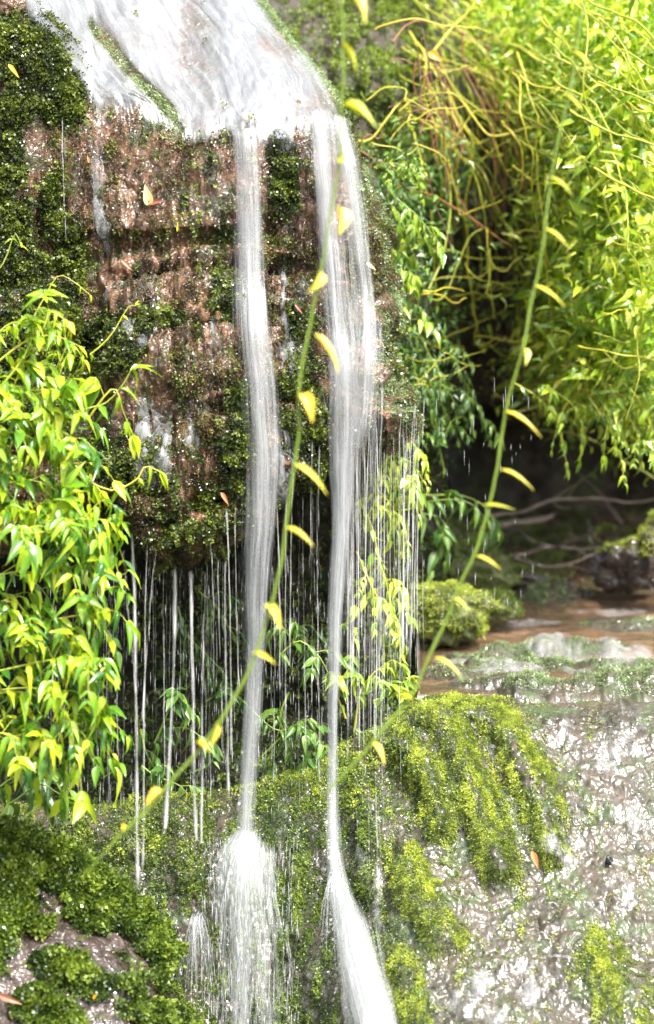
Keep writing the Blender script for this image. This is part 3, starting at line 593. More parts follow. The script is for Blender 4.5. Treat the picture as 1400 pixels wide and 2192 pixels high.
def thread(x0, y0, x1, y1, wd, dn, Y=None, seed=0, bend=0., Y1=None):
    n = 60; t = np.linspace(0, 1, n); r = rng(seed)
    Y = (float(cliffY(x0, y0)) if y0 < ip(x0, CB) else -.02) - .03 if Y is None else Y; Y1 = Y if Y1 is None else Y1
    x = x0 + (x1 - x0) * t + bend * (1 - t) ** 6 + n2(t * 900, t * 0 + seed, 120, seed) * 2.2; y = y0 + (y1 - y0) * t
    w_ = 1.05 * wd * (.55 + .25 * t + .35 * np.abs(n2(t * 900, t * 0 + seed, 45, seed + 1))) * (1 + .8 * np.exp(-t * 25))
    u = np.linspace(-1, 1, 6)
    V = at(x[:, None] + w_[:, None] * u / 2, y[:, None] + 0 * u, Y + (Y1 - Y) * t[:, None] - .5 * w_[:, None] * S * np.sqrt(1 - u * u * .95))
    de = (dn * 1.0 + .10) * (1 - .6 * np.abs(u)) * np.clip(np.minimum(t * 30, (1 - t) * 14), 0, 1)[:, None] * (.85 + .4 * n2(t * 900, t * 0 + seed, 60, seed + 2))[:, None]
    uv = np.stack([w_[:, None] * u * S + seed * .37, (y * S)[:, None] + 0 * u], -1)
    mesh('falling_thread', V, gfaces(n, 6), W_THREAD, uv=uv, attrs={'dens': de}, kind='structure')
TH = [(288, 1110, 294, 1930, 13, .85), (312, 1130, 305, 1900, 9, .7), (330, 1170, 303, 1560, 10, .6), (383, 1205, 344, 1960, 14, .85), (405, 1205, 424, 1960, 13, .85), (436, 1205, 430, 1970, 10, .7), (456, 1150, 458, 1500, 6, .6),
      (463, 1190, 478, 1640, 8, .65), (478, 1190, 490, 1720, 10, .7), (490, 1080, 496, 1640, 8, .7), (500, 1075, 512, 1500, 6, .6), (260, 1170, 293, 1500, 10, .6), (247, 1180, 252, 1640, 6, .55), (185, 1200, 215, 1700, 6, .5),
      (205, 1190, 212, 1600, 5, .5), (225, 1170, 232, 1780, 6, .5), (170, 1200, 168, 1720, 5, .45), (140, 1230, 150, 1750, 5, .45), (110, 1240, 108, 1750, 5, .4), (610, 1040, 612, 1640, 7, .6), (625, 1000, 620, 1450, 8, .6), (597, 1060, 600, 1500, 7, .6),
      (645, 960, 655, 1640, 5, .5), (665, 930, 668, 1600, 5, .5), (590, 1200, 585, 1700, 6, .5), (640, 1100, 640, 1800, 5, .4), (680, 940, 684, 1700, 6, .5), (417, 1960, 426, 2230, 12, .6), (430, 1970, 436, 2230, 8, .5), (130, 250, 142, 530, 4, .6), (92, 240, 90, 330, 5, .4), (75, 245, 70, 320, 5, .4)]
for i, q in enumerate(TH): thread(*q, seed=300 + i, bend=(-8 if i % 3 == 0 else 4), Y=(None if q[1] > 600 and q[1] < 1900 else (-.28 if q[1] > 1900 else float(cliffY(q[0], q[1])) - .05)))
r = rng(77)
for i in range(78):   # the curtain under the right-hand edge
    x = r.uniform(742, 902); y0 = ip(x, CB) + r.uniform(-90, 20) - (60 if x < 820 else 0); wd = r.choice([2, 3, 4, 5, 8]); y1 = r.uniform(1380, 1700) if x < 860 else r.uniform(1380, 1480)
    thread(x, y0, x + r.uniform(-12, 8) * (1 if x > 760 else .4), y1, wd, r.uniform(.35, .75), Y=r.uniform(-.06, .15), seed=400 + i, bend=r.uniform(-10, 10))
for i in range(64):   # stray drips all along the overhang
    x = r.uniform(100, 700); y0 = ip(x, CB) + r.uniform(-15, 20)
    thread(x, y0, x + r.uniform(-5, 5), y0 + r.uniform(250, 720), r.choice([2, 3, 4]), r.uniform(.3, .6), Y=r.uniform(0, .35), seed=500 + i)
for i in range(16):   # drips over the lower moss
    x = r.uniform(740, 880); y0 = r.uniform(1450, 1700); thread(x, y0, x + r.uniform(0, 12), y0 + r.uniform(150, 330), r.choice([3, 5, 8]), r.uniform(.3, .5), Y=float(lowY(x, y0 + 300)) - .06, seed=560 + i)
# loose drops
n = 1560; x = np.concatenate([r.uniform(100, 900, 1000), r.uniform(900, 1150, 60), r.uniform(430, 640, 500)]); y = np.concatenate([r.uniform(1200, 1750, 1000), r.uniform(800, 1300, 60), r.uniform(1800, 2192, 500)]); yy = np.concatenate([r.uniform(-.1, .45, 1060), r.uniform(-.4, -.3, 500)])
c = at(x, y, yy); dV = np.array([[0, 0, .5], [.5, 0, 0], [0, .5, 0], [-.5, 0, 0], [0, -.5, 0], [0, 0, -.5]]); dF = np.array([[0, 1, 2], [0, 2, 3], [0, 3, 4], [0, 4, 1], [5, 2, 1], [5, 3, 2], [5, 4, 3], [5, 1, 4]])
R = np.repeat(np.eye(3)[None], n, 0); sc = np.stack([r.uniform(.0006, .0014, n)] * 2 + [r.uniform(.012, .06, n)], 1)
V, F, T = inst(c, dV, dF, R, sc)
mw, t, b, o = M('water_drop'); b.inputs['Base Color'].default_value = (.8, .82, .84, 1); b.inputs['Roughness'].default_value = .15; b.inputs['Alpha'].default_value = .35
mesh('water_drops', V, F, mw, kind='stuff')

# ------------------------------------------------------------------ leaves and stems
def leaves(T, d, up, size, tint, r, lib=LEAFS, widths=None):
    out = []; k = r.integers(0, len(lib), len(T))
    for q in range(len(lib)):
        m = k == q
        if not m.any(): continue
        s = np.asarray(size)[m]; s3 = np.stack([s, s * r.uniform(.8, 1.2, m.sum()) * (widths or 1), s], 1)
        out.append(inst(T[m], lib[q][0], lib[q][1], frames(d[m], up[m]), s3, tint[m]))
    return out
def spray(pts, Yv, r, leaf=70, step=26, twigs=0, rad=2.6, droop=.5, side=.9, twl=110, tb=(.3, .9), lib=LEAFS, widths=None, pairs=True, start=.1):
    """one branch: path in photo pixels and depth; gives (stem parts, leaf parts)"""
    pts = np.asarray(pts, float); Yv = np.broadcast_to(Yv, (len(pts),)); W = at(pts[:, 0], pts[:, 1], Yv)
    L = np.linalg.norm(np.diff(W, axis=0), axis=1).sum(); n = max(8, int(L / .02)); P = smooth_path(W, n)
    P += np.stack([fbm(P, 12, 2, i + 3) for i in range(3)], -1) * .006
    st = [tube(P, np.linspace(rad, rad * .4, n) * S)]; lf = []
    k = np.arange(start * L, L, step * S); idx = np.interp(k, np.linspace(0, L, n), np.arange(n))
    if len(k):
        i0 = idx.astype(int); T = P[i0]; tg = np.gradient(P, axis=0)[i0]; tg /= np.linalg.norm(tg, axis=1, keepdims=True) + 1e-9
        if pairs: T = np.repeat(T, 2, 0); tg = np.repeat(tg, 2, 0)
        m = len(T); sd = np.cross(tg, [0, 0, 1.]); sd += rdir(m, r) * .35; sd *= np.where(np.arange(m) % 2, 1, -1)[:, None]
        d = tg * .5 + sd * side + np.array([0, 0, -droop]) + rdir(m, r) * .3
        frac = np.repeat(k / L, 2 if pairs else 1); sz = leaf * S * r.uniform(.35, 1.1, m) * (1 - .35 * frac)
        lf += leaves(T, d, np.array([.2, -.62, .8]) + rdir(m, r) * .38, sz, r.uniform(*tb, m), r, lib, widths)
        tipd = (tg[-1:] + np.array([0, 0, -droop]) + rdir(3, r) * .45); lf += leaves(np.repeat(P[-1:], 3, 0), tipd, np.array([0, -.4, 1.]) + rdir(3, r) * .3, np.full(3, leaf * S * .6), r.uniform(tb[1] - .1, tb[1] + .1, 3), r, lib, widths)
    for q in range(twigs):
        f = r.uniform(.15, .95); i = int(f * (n - 1)); b = P[i]; tg = P[min(i + 1, n - 1)] - P[max(i - 1, 0)]; tg /= np.linalg.norm(tg) + 1e-9
        dr = tg * .6 + rdir(1, r)[0] * .8 + np.array([0, -.1, .15]); dr /= np.linalg.norm(dr); l = twl * S * r.uniform(.5, 1.2)
        e = b + dr * l * .6; e2 = b + dr * l + np.array([0, 0, -l * .45])
        Q = smooth_path([b, e, e2], 8); st.append(tube(Q, np.linspace(rad * .45, rad * .25, 8) * S, 5))
        T = np.repeat(Q[[2, 4, 6, 7]], 2, 0); m = len(T); sd = np.cross(np.repeat([dr], m, 0), [0, 0, 1.]) * np.where(np.arange(m) % 2, 1, -1)[:, None]
        d = dr * .6 + sd * side + np.array([0, 0, -droop * 1.1]) + rdir(m, r) * .4
        lf += leaves(T, d, np.array([.2, -.62, .8]) + rdir(m, r) * .42, leaf * S * r.uniform(.28, .95, m), r.uniform(*tb, m), r, lib, widths)
    return st, lf
def plant(name, label, cat, branches, Yb, mats, seed, group=None, **kw):
    r = rng(seed); base = at(*branches[0][0], Yb if np.ndim(Yb) == 0 else Yb[0])
    e = empty(name, base, label=label, category=cat)
    if group: e['group'] = group
    for i, bpts in enumerate(branches):
        st, lf = spray(bpts, Yb + r.uniform(-.06, .06), r, **kw)
        V, F, T = merge(st); b = mesh('branch', V - np.array(base), F, mats[0], e, attrs={'tint': T + r.uniform(-.3, .3)})
        if lf:
            V, F, T = merge(lf); part_ = mesh('foliage', V - np.array(base), F, mats[1], b, attrs={'tint': T})
    return e
# big lime shrub at the left
SB = [[(-120, 1000), (10, 930), (90, 950), (160, 1000), (215, 1050)], [(-120, 1100), (0, 1040), (90, 1035), (190, 1110), (228, 1190)], [(-120, 1180), (0, 1140), (90, 1140), (180, 1110), (215, 1150)],
      [(-120, 1290), (10, 1230), (110, 1225), (190, 1220), (225, 1300)], [(-120, 1400), (0, 1350), (110, 1325), (190, 1320), (235, 1370)], [(-120, 1460), (30, 1430), (120, 1410), (190, 1410), (225, 1440)],
      [(-120, 1540), (0, 1480), (80, 1490), (140, 1530), (165, 1580)], [(-100, 940), (20, 890), (90, 900), (150, 930)], [(-100, 1300), (30, 1290), (70, 1350), (130, 1440)], [(-100, 1060), (50, 1080), (120, 1100), (165, 1150)],
      [(-100, 1490), (40, 1470), (120, 1490), (150, 1570), (158, 1650)], [(-100, 1590), (0, 1570), (50, 1590), (90, 1640)], [(-100, 870), (10, 830), (60, 840), (105, 890)]]
plant('shrub', 'large lime green shrub with glossy drooping leaves filling the left edge beside the falls', 'shrub', SB, -.62, (M_STEM_Y, M_LEAF_YEL), 601, leaf=60, step=25, twigs=15, twl=95, droop=.6, tb=(-.05, .9))
plant('sapling', 'slender yellow green sapling rising above the large shrub against mossy rock', 'sapling', [[(-60, 900), (40, 780), (75, 700), (90, 660), (150, 690)], [(-60, 820), (40, 740), (110, 720), (170, 740)], [(60, 860), (120, 790), (150, 740), (180, 770)], [(-40, 760), (10, 700), (60, 690), (110, 690)]], -.55, (M_STEM_Y, M_LEAF_YEL), 603,
      leaf=52, step=24, twigs=3, twl=60, droop=.6, tb=(.25, .9))
plant('leafy_shoot', 'red brown stemmed shoot with two large drooping leaves in front of the brown cliff', 'shoot', [[(100, 915), (180, 880), (230, 860), (280, 790)], [(190, 900), (240, 830), (262, 880), (285, 930)]], -.5, (M_STEM_Y, M_LEAF_YEL), 605, leaf=84, step=60, twigs=1, droop=.8, tb=(.2, .7), start=.55)
plant('leafy_shoot', 'thin shoot ending in a cluster of drooping leaves beside the cliff underside', 'shoot', [[(150, 1010), (230, 1050), (290, 1030), (310, 1000), (340, 1010)]], -.5, (M_STEM_Y, M_LEAF_YEL), 607, leaf=64, step=60, twigs=0, droop=1.0, tb=(.2, .7), start=.6)
plant('leafy_shoot', 'bare wiry shoot with tiny curled tips on the left rock above the shrub', 'shoot', [[(-20, 600), (10, 560), (30, 500), (45, 530)], [(60, 700), (95, 640), (130, 590), (190, 630)], [(190, 760), (235, 720), (270, 660), (290, 655)]], -.4, (M_STEM_Y, M_LEAF_YEL), 609, leaf=26, step=80, twigs=0, rad=1.8, droop=.6, tb=(.5, .9))
# two long arching stems in front, out of focus
def arch(label, path, Yv, lv, seed, mats, ws=1.):
    P3 = at([p[0] for p in path], [p[1] for p in path], Yv); P = smooth_path(P3, 90); P = P + np.stack([fbm(P, 7, 3, q + seed) for q in range(3)], -1) * .012; r = rng(seed)
    e = empty('arching_stem', P[0], label=label, category='plant stem', group='long arching stems in front of the falls')
    V, F, T = tube(P, np.concatenate([np.linspace(2.3, 2.8, 80), np.linspace(2.8, 1.0, 10)]) * S * .9 * (1 + .35 * np.maximum(0, vn(P * 22))), 8); part('stem', V, F, mats[0], e, attrs={'tint': np.full(len(V), .45)})
    for (x, y, ex, ey, wd, tn) in lv:
        pj = at(x, y, np.interp(y, [p[1] for p in sorted(path, key=lambda q: q[1])], [Yv] * len(path) if np.ndim(Yv) == 0 else Yv))
        pe = at(ex, ey, pj[1] - .02); L = np.linalg.norm(pe - pj); lt = leaf_t(1, wd * ws, .28, .5, 9)
        tilt = np.array([0, -.5, .9]); d = (pe - pj); 
        if d[2] < -.8 * L: tilt = np.array([.9, -.5, .1])
        d = d + np.array([0, 0, .24 * L]) ; Vv, Ff, Tt = inst(pj[None], lt[0], lt[1], frames(d[None], tilt[None] + rdir(1, r) * .4), np.array([L * r.uniform(.85, 1.1)]), np.array([np.clip(tn + r.uniform(-.25, .25), 0, 1)]))
        part('leaf', Vv, Ff, mats[1], e, attrs={'tint': Tt})
arch('long green arching stem with small yellow leaves, the one crossing between the two main falls', [(725, -60), (735, 60), (733, 200), (725, 350), (700, 520), (672, 650), (645, 820), (628, 1000), (610, 1150), (580, 1290), (530, 1440), (440, 1590), (330, 1720), (240, 1800), (178, 1878)], -1.55,
     [(745, -20, 785, 40, .45, .35), (730, 90, 768, 150, .3, .2), (735, 222, 808, 272, .42, .1), (722, 345, 732, 352, 2.2, .1), (722, 445, 735, 500, .75, .5), (685, 580, 672, 635, .6, .4), (672, 715, 728, 790, .24, .75), (640, 845, 668, 898, .62, .8), (630, 995, 706, 1062, .22, .4), (612, 1130, 672, 1170, .24, .4),
      (566, 1295, 604, 1350, .5, .55), (540, 1398, 588, 1424, .3, .5), (462, 1545, 458, 1615, .4, .5), (420, 1590, 455, 1612, .45, .9), (345, 1690, 315, 1725, .5, .95), (270, 1768, 262, 1780, .6, .95)], 701, (M_STEM_G, M_YLEAF))
arch('long green arching stem with narrow curved yellow leaves crossing the right bank and stream', [(1255, -60), (1240, 60), (1215, 210), (1185, 350), (1165, 480), (1140, 640), (1105, 800), (1085, 890), (1060, 1010), (1030, 1130), (985, 1250), (930, 1370), (880, 1480), (800, 1590), (720, 1675), (690, 1700)], -1.4,
     [(1225, 110, 1275, 150, .25, .35), (1205, 200, 1250, 240, .25, .3), (1178, 380, 1235, 425, .28, .3), (1165, 490, 1228, 535, .25, .3), (1145, 612, 1208, 655, .22, .4), (1118, 745, 1132, 785, .8, .5), (1080, 880, 1156, 930, .2, .35), (1072, 1005, 1150, 1052, .2, .35), (1035, 1082, 1112, 1097, .2, .35),
      (1020, 1190, 1082, 1228, .24, .35), (968, 1280, 1012, 1314, .34, .35), (930, 1408, 986, 1446, .28, .4), (855, 1490, 888, 1500, .6, .35), (795, 1590, 825, 1635, .5, .6)], 703, (M_STEM_G, M_YLEAF), .75)

# ------------------------------------------------------------------ right bank: foliage mass, hanging vines, roots
def bankY(px, py): return 1.25 + 1.35 * ss(780, 1000, px) - .9 * ss(1080, 1350, px) + .35 * ss(700, 930, py) * ss(900, 1100, px) + .0012 * np.clip(150 - py, 0, None)
r = rng(801)
def mass(name, n, fx, size, mat, seed, tb, lib=LEAFLO, thick=.35, droop=.5, clumps=240):
    r = rng(seed); cx, cy = fx(r, clumps); cY = bankY(cx, cy) - r.uniform(.1, thick, clumps) - .1
    k = r.integers(0, clumps, n); rr = r.normal(size=(n, 3)) * np.array([.06, .06, .06])
    C = at(cx, cy, cY)[k] + rr; ct = r.uniform(-.25, .25, clumps)[k]
    d = rdir(n, r) * 1.3 + rr * 3 + np.array([0, -.2, -droop]); sz = size * S * r.uniform(.5, 1.3, n)
    V, F, T = merge(leaves(C, d, np.array([.25, -.75, .6]) + rdir(n, r) * .75, sz, np.clip(r.uniform(*tb, n) + ct, 0, 1), r, lib))
    return mesh(name, V, F, mat, attrs={'tint': T}, kind='stuff')
def reg(xf):
    def f(r, n):
        X, Y = [], []
        while len(X) < n:
            x, y = r.uniform(820, 1460), r.uniform(-60, 940)
            if r.random() < xf(x, y): X.append(x); Y.append(y)
        return np.array(X), np.array(Y)
    return f
mass('bank_foliage', 21000, reg(lambda x, y: float(ss(1090, 1270, x + .55 * max(0, 330 - y)) * (1 - .65 * ss(560, 840, y)) * (y < 860))), 25, M_LEAF_BG, 803, (.2, 1), thick=.8, droop=.25, clumps=650)
mass('bank_foliage', 5200, reg(lambda x, y: float(ss(1110, 1280, x + .5 * max(0, 330 - y))) * (y < 870)), 46, M_LEAF_BG, 804, (.3, 1), LEAFS, thick=.95, droop=.5, clumps=700)
mass('bank_foliage', 6000, reg(lambda x, y: float(ss(1060, 1230, x)) * float(ss(550, 700, y)) * float(1 - ss(820, 880, y))), 24, M_LEAF_BG, 805, (.2, 1), thick=.5, droop=.3, clumps=400)
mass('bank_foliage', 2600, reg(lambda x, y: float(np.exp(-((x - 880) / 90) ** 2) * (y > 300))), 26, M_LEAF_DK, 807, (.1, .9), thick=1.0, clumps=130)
mass('bank_foliage', 1500, reg(lambda x, y: float(ss(1000, 1300, x) * (y < 900))), 46, M_LEAF_MID, 809, (.2, 1), LEAFS, .9, clumps=300)
# vines: yellow-green arching ones, red-brown ones, dark hanging roots
def vine(pts3, rad, mat, name, label, group, tint, k=5, wig=.02):
    P = smooth_path(pts3, 34); P = P + np.stack([fbm(P + np.asarray(P[0]) * 7, 5, 3, q) for q in (1, 2, 3)], -1) * wig * np.linspace(0, 1, 34)[:, None] ** .5
    V, F, T = tube(P, np.linspace(rad, rad * .55, 34) * S, k)
    o = mesh(name, V, F, mat, origin=P[0], attrs={'tint': np.full(len(V), tint)}, label=label, category='vine' if name != 'hanging_root' else 'root', group=group)
    return o
def vlab(t, x, y, what):
    c = 'lime green' if t < .35 else ('yellow green' if t < .65 else 'golden yellow')
    h = 'top' if y < 90 else ('upper part' if y < 300 else ('middle' if y < 560 else 'lower part'))
    p = 'over the mossy shoulder' if x < 900 else ('over the dark gap' if x < 1120 else 'over the leafy mass')
    return c + ' ' + what + ' ' + p + ', ' + h + ' of the right bank'
for i in range(120):
    tv = r.uniform(.1, .9)
    x0 = r.uniform(850, 1330) if i % 4 else r.uniform(880, 1060); y0 = r.uniform(-60, 260) + .35 * (x0 - 840) * r.random(); ln = r.uniform(160, 560); sw = r.uniform(.1, 1.3)
    Yb = bankY(x0 + 60, y0) - r.uniform(.95, 1.3) + .35 * (x0 < 1060)
    p = [(x0, y0, Yb), (x0 + ln * .35 * sw, y0 + ln * .22, Yb - .12), (x0 + ln * .62 * sw, y0 + ln * .6, Yb - .08), (x0 + ln * .8 * sw + r.uniform(-40, 40), y0 + ln * 1.05, Yb)]
    if r.random() < .3: p.append((p[-1][0] + r.uniform(20, 90), p[-1][1] - r.uniform(0, 40), Yb))
    p = np.array(p); vine(at(p[:, 0], p[:, 1], p[:, 2]), r.uniform(2.0, 3.6), M_STEM_Y, 'vine', vlab(tv, x0, y0, 'leafless vine arching down'), 'yellow green vines on the right bank', tv, wig=.09)
for i in range(75):
    tv = r.uniform(.3, 1)
    x0 = r.uniform(780, 1400); y0 = r.uniform(0, 850); a = r.uniform(-.9, .9); ln = r.uniform(90, 260); Yb = bankY(x0 + 60, y0) - r.uniform(.7, 1.2)
    p = np.array([(x0, y0, Yb), (x0 + ln * .33, y0 + ln * (.3 * a + r.uniform(-.1, .2)), Yb - .05), (x0 + ln * .66, y0 + ln * .5 * a, Yb), (x0 + ln, y0 + ln * a * .5 + r.uniform(-30, 30), Yb + .05)])
    vine(at(p[:, 0], p[:, 1], p[:, 2]), r.uniform(1.6, 2.8), M_STEM_Y, 'vine', vlab(tv, x0, y0, 'thin vine looping sideways'), 'looping vines on the right bank', tv, wig=.09)
for i in range(30):
    x0 = r.uniform(890, 1110); y0 = r.uniform(60, 230); ln = r.uniform(100, 420); Yb = bankY(x0, y0) - r.uniform(.6, 1.2)
    p = np.array([(x0, y0, Yb), (x0 + r.uniform(0, 40), y0 + ln * .3, Yb), (x0 + r.uniform(0, 60), y0 + ln * .6, Yb), (x0 + r.uniform(10, 80), y0 + ln, Yb)])
    vine(at(p[:, 0], p[:, 1], p[:, 2]), r.uniform(1.8, 3.2), M_STEM_R, 'vine', 'red brown woody vine hanging near the top of the dark gap', 'red brown vines hanging on the right bank', r.uniform(.2, 1))
for i in range(110):
    x0 = r.uniform(950, 1240); y0 = r.uniform(200, 600); ln = r.uniform(200, 420); Yb = bankY(x0, y0) - r.uniform(.4, .95)
    p = np.array([(x0, y0, Yb), (x0 + r.uniform(-15, 15), y0 + ln * .4, Yb), (x0 + r.uniform(-20, 30), y0 + ln * .7, Yb), (x0 + r.uniform(-20, 40), min(y0 + ln, 930), Yb)])
    vine(at(p[:, 0], p[:, 1], p[:, 2]), r.uniform(1.2, 2.8), M_ROOT, 'hanging_root', 'thin dark rootlet hanging straight down in the shade of the right bank', 'dark roots hanging from the right bank', r.uniform(.1, .9), 4)
for i in range(16):
    x0 = r.uniform(755, 900); y0 = r.uniform(120, 400); a = r.uniform(-1, 1); l = r.uniform(50, 130); Yb = r.uniform(.75, 1.0)
    p = np.array([(x0, y0), (x0 + l * .4, y0 + a * 30 - 10), (x0 + l * .8, y0 + a * 45), (x0 + l, y0 + a * 40 + r.uniform(-30, 30))])
    vine(at(p[:, 0], p[:, 1], Yb), r.uniform(1.4, 2.2), M_STEM_Y if i % 2 else M_STEM_R, 'vine', 'short crooked twig poking out over the mossy shoulder beside the cliff edge', 'twigs over the mossy shoulder', r.uniform(.4, 1), wig=.05)
# named vines one can point to
for lab, pl, rad, mat, tn in [
    ('long pale brown vine slanting down across the dark gap beside the cliff', [(825, 392), (900, 410), (960, 435), (1040, 485), (1092, 520)], 3.2, M_STEM_R, 1.0),
    ('dark red vine running from the cliff edge down to a forked tip', [(755, 312), (800, 340), (850, 370), (905, 388), (920, 392)], 3.0, M_STEM_R, .6),
    ('pale green vine hanging in a long hook beside the dark gap', [(940, 335), (962, 380), (965, 470), (945, 560), (915, 625), (925, 640), (950, 635), (985, 560), (1010, 510), (1036, 492)], 3.4, M_STEM_Y, .3),
    ('orange yellow vine sagging in a wide loop at mid bank', [(955, 195), (985, 215), (1030, 275), (1060, 288), (1130, 275), (1170, 262), (1200, 235)], 3.4, M_STEM_Y, .95),
    ('yellow vine hanging down and hooking up above the dark gap', [(1042, 490), (1045, 540), (1062, 575), (1085, 582), (1100, 565), (1120, 550)], 3.0, M_STEM_Y, .8),
    ('yellow vine with a hooked lower end among the hanging roots', [(1048, 540), (1048, 590), (1040, 625), (1052, 635), (1070, 630)], 2.6, M_STEM_Y, .6),
    ('orange tinted vine curving up from the cliff edge to the left', [(752, 300), (790, 300), (830, 250), (862, 215), (875, 240), (868, 260)], 3.0, M_STEM_Y, .9),
    ('thick yellow vine crossing the top of the gap by the orange leaf', [(925, 112), (960, 75), (1000, 30), (1030, -20)], 3.6, M_STEM_Y, .7),
    ('red vine arching flat across the top of the right bank', [(840, 90), (870, 55), (905, 45), (960, 62), (1050, 100)], 2.6, M_STEM_R, .7),
    ('yellow green vine stretched level beside the mossy rock shoulder', [(870, 270), (900, 275), (957, 275), (955, 310), (960, 335)], 2.8, M_STEM_Y, .4),
    ('yellow vine sweeping far right and curling upward', [(1210, 245), (1230, 275), (1280, 300), (1320, 305), (1350, 285), (1362, 260)], 3.2, M_STEM_Y, .7)]:
    p = np.array(pl); Yb = 1.0 + .3 * ss(800, 1000, p[:, 0]); vine(at(p[:, 0], p[:, 1], Yb), rad, mat, 'vine', lab, 'distinct vines on the right bank', tn)
# plants one can tell apart on and below the bank
plant('leafy_plant', 'hanging leafy plant with glossy mid green leaves just right of the cliff edge', 'plant', [[(830, 430), (860, 470), (880, 540), (895, 600)], [(840, 420), (890, 460), (930, 510), (945, 545)], [(850, 540), (870, 620), (880, 700)], [(830, 500), (850, 580), (868, 680)]], .75, (M_STEM_G, M_LEAF_MID), 811, leaf=52, step=24, twigs=5, twl=60, droop=1.0, tb=(.3, 1))
plant('leafy_plant', 'small leafed plant sprouting under the twigs at the upper cliff edge', 'plant', [[(800, 360), (840, 350), (880, 360), (900, 400)], [(810, 400), (850, 380), (900, 350)]], .8, (M_STEM_G, M_LEAF_MID), 813, leaf=26, step=16, twigs=8, twl=50, droop=.4, tb=(.5, 1))
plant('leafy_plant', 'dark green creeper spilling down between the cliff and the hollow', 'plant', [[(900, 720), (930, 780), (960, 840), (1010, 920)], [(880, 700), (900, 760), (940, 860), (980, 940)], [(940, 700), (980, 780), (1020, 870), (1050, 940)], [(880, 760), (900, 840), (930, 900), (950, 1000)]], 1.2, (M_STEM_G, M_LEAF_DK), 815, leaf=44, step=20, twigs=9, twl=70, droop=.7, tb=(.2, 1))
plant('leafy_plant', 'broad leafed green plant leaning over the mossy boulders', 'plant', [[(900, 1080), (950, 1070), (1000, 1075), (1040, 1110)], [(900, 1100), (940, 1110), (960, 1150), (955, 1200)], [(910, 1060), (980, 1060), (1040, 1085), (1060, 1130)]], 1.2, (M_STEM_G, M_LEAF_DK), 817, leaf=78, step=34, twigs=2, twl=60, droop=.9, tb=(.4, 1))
plant('leafy_plant', 'trailing leafy sprays hanging over the rim of the dark hollow, nearest the leaning vine', 'plant', [[(1100, 820), (1150, 850), (1190, 900), (1200, 950)], [(1170, 830), (1230, 870), (1250, 930)]], 1.0, (M_STEM_Y, M_LEAF_BG), 833, leaf=40, step=22, twigs=5, twl=80, droop=.8, tb=(.1, .8))
plant('leafy_plant', 'trailing leafy sprays hanging lowest over the hollow at the right edge of the picture', 'plant', [[(1300, 820), (1340, 880), (1370, 940), (1375, 990)], [(1350, 830), (1390, 900), (1400, 970)], [(1260, 850), (1300, 910), (1320, 960)]], .9, (M_STEM_Y, M_LEAF_BG), 835, leaf=40, step=22, twigs=6, twl=80, droop=.8, tb=(.1, .8))
plant('leafy_plant', 'small bright seedling growing out of the dark hollow', 'plant', [[(1210, 1070), (1240, 1030), (1280, 1005), (1330, 1000)], [(1260, 1020), (1300, 985), (1340, 1010)]], 2.6, (M_STEM_G, M_LEAF_MID), 819, leaf=40, step=30, twigs=0, droop=.7, tb=(.4, 1), start=.5)
plant('leafy_plant', 'tiny bright seedling below the grey branch at the stream head', 'plant', [[(1270, 1150), (1290, 1120), (1310, 1125)]], 2.6, (M_STEM_G, M_LEAF_MID), 821, leaf=34, step=20, twigs=0, droop=.6, tb=(.4, .9))
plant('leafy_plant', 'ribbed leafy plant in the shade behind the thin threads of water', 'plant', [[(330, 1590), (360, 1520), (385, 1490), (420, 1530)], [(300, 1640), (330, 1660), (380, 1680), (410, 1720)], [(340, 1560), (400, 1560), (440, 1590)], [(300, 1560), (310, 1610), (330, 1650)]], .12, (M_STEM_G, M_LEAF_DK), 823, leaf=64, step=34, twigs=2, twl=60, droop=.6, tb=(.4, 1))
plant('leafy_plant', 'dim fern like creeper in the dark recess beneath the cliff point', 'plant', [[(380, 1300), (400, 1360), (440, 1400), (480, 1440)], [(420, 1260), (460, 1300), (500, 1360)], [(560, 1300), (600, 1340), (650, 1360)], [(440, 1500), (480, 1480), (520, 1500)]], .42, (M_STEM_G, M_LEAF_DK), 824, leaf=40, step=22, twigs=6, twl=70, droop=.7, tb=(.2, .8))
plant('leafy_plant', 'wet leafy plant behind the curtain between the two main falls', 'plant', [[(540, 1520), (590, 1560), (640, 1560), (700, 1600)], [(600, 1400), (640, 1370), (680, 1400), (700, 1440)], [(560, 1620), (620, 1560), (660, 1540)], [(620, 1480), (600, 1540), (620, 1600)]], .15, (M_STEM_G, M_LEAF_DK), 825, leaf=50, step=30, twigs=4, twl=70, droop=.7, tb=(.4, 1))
plant('leafy_plant', 'yellow green fern like plant seen through the right water curtain', 'plant', [[(790, 930), (820, 960), (850, 1000), (870, 1060)], [(780, 1000), (810, 1050), (850, 1100), (860, 1180)], [(770, 1080), (800, 1140), (820, 1220), (850, 1280)], [(860, 930), (890, 960), (880, 1040)], [(760, 1180), (800, 1260), (840, 1330), (860, 1400)]], .45, (M_STEM_Y, M_LEAF_BG), 827, leaf=46, step=22, twigs=8, twl=80, droop=.8, tb=(.3, 1))
plant('leafy_plant', 'pale leafy plant growing at the foot of the right water curtain', 'plant', [[(760, 1560), (770, 1480), (800, 1440), (830, 1430)], [(740, 1540), (720, 1480), (750, 1420), (760, 1350)], [(800, 1500), (850, 1480), (880, 1450)]], .25, (M_STEM_Y, M_LEAF_MID), 829, leaf=50, step=30, twigs=4, twl=60, droop=.7, tb=(.4, 1))
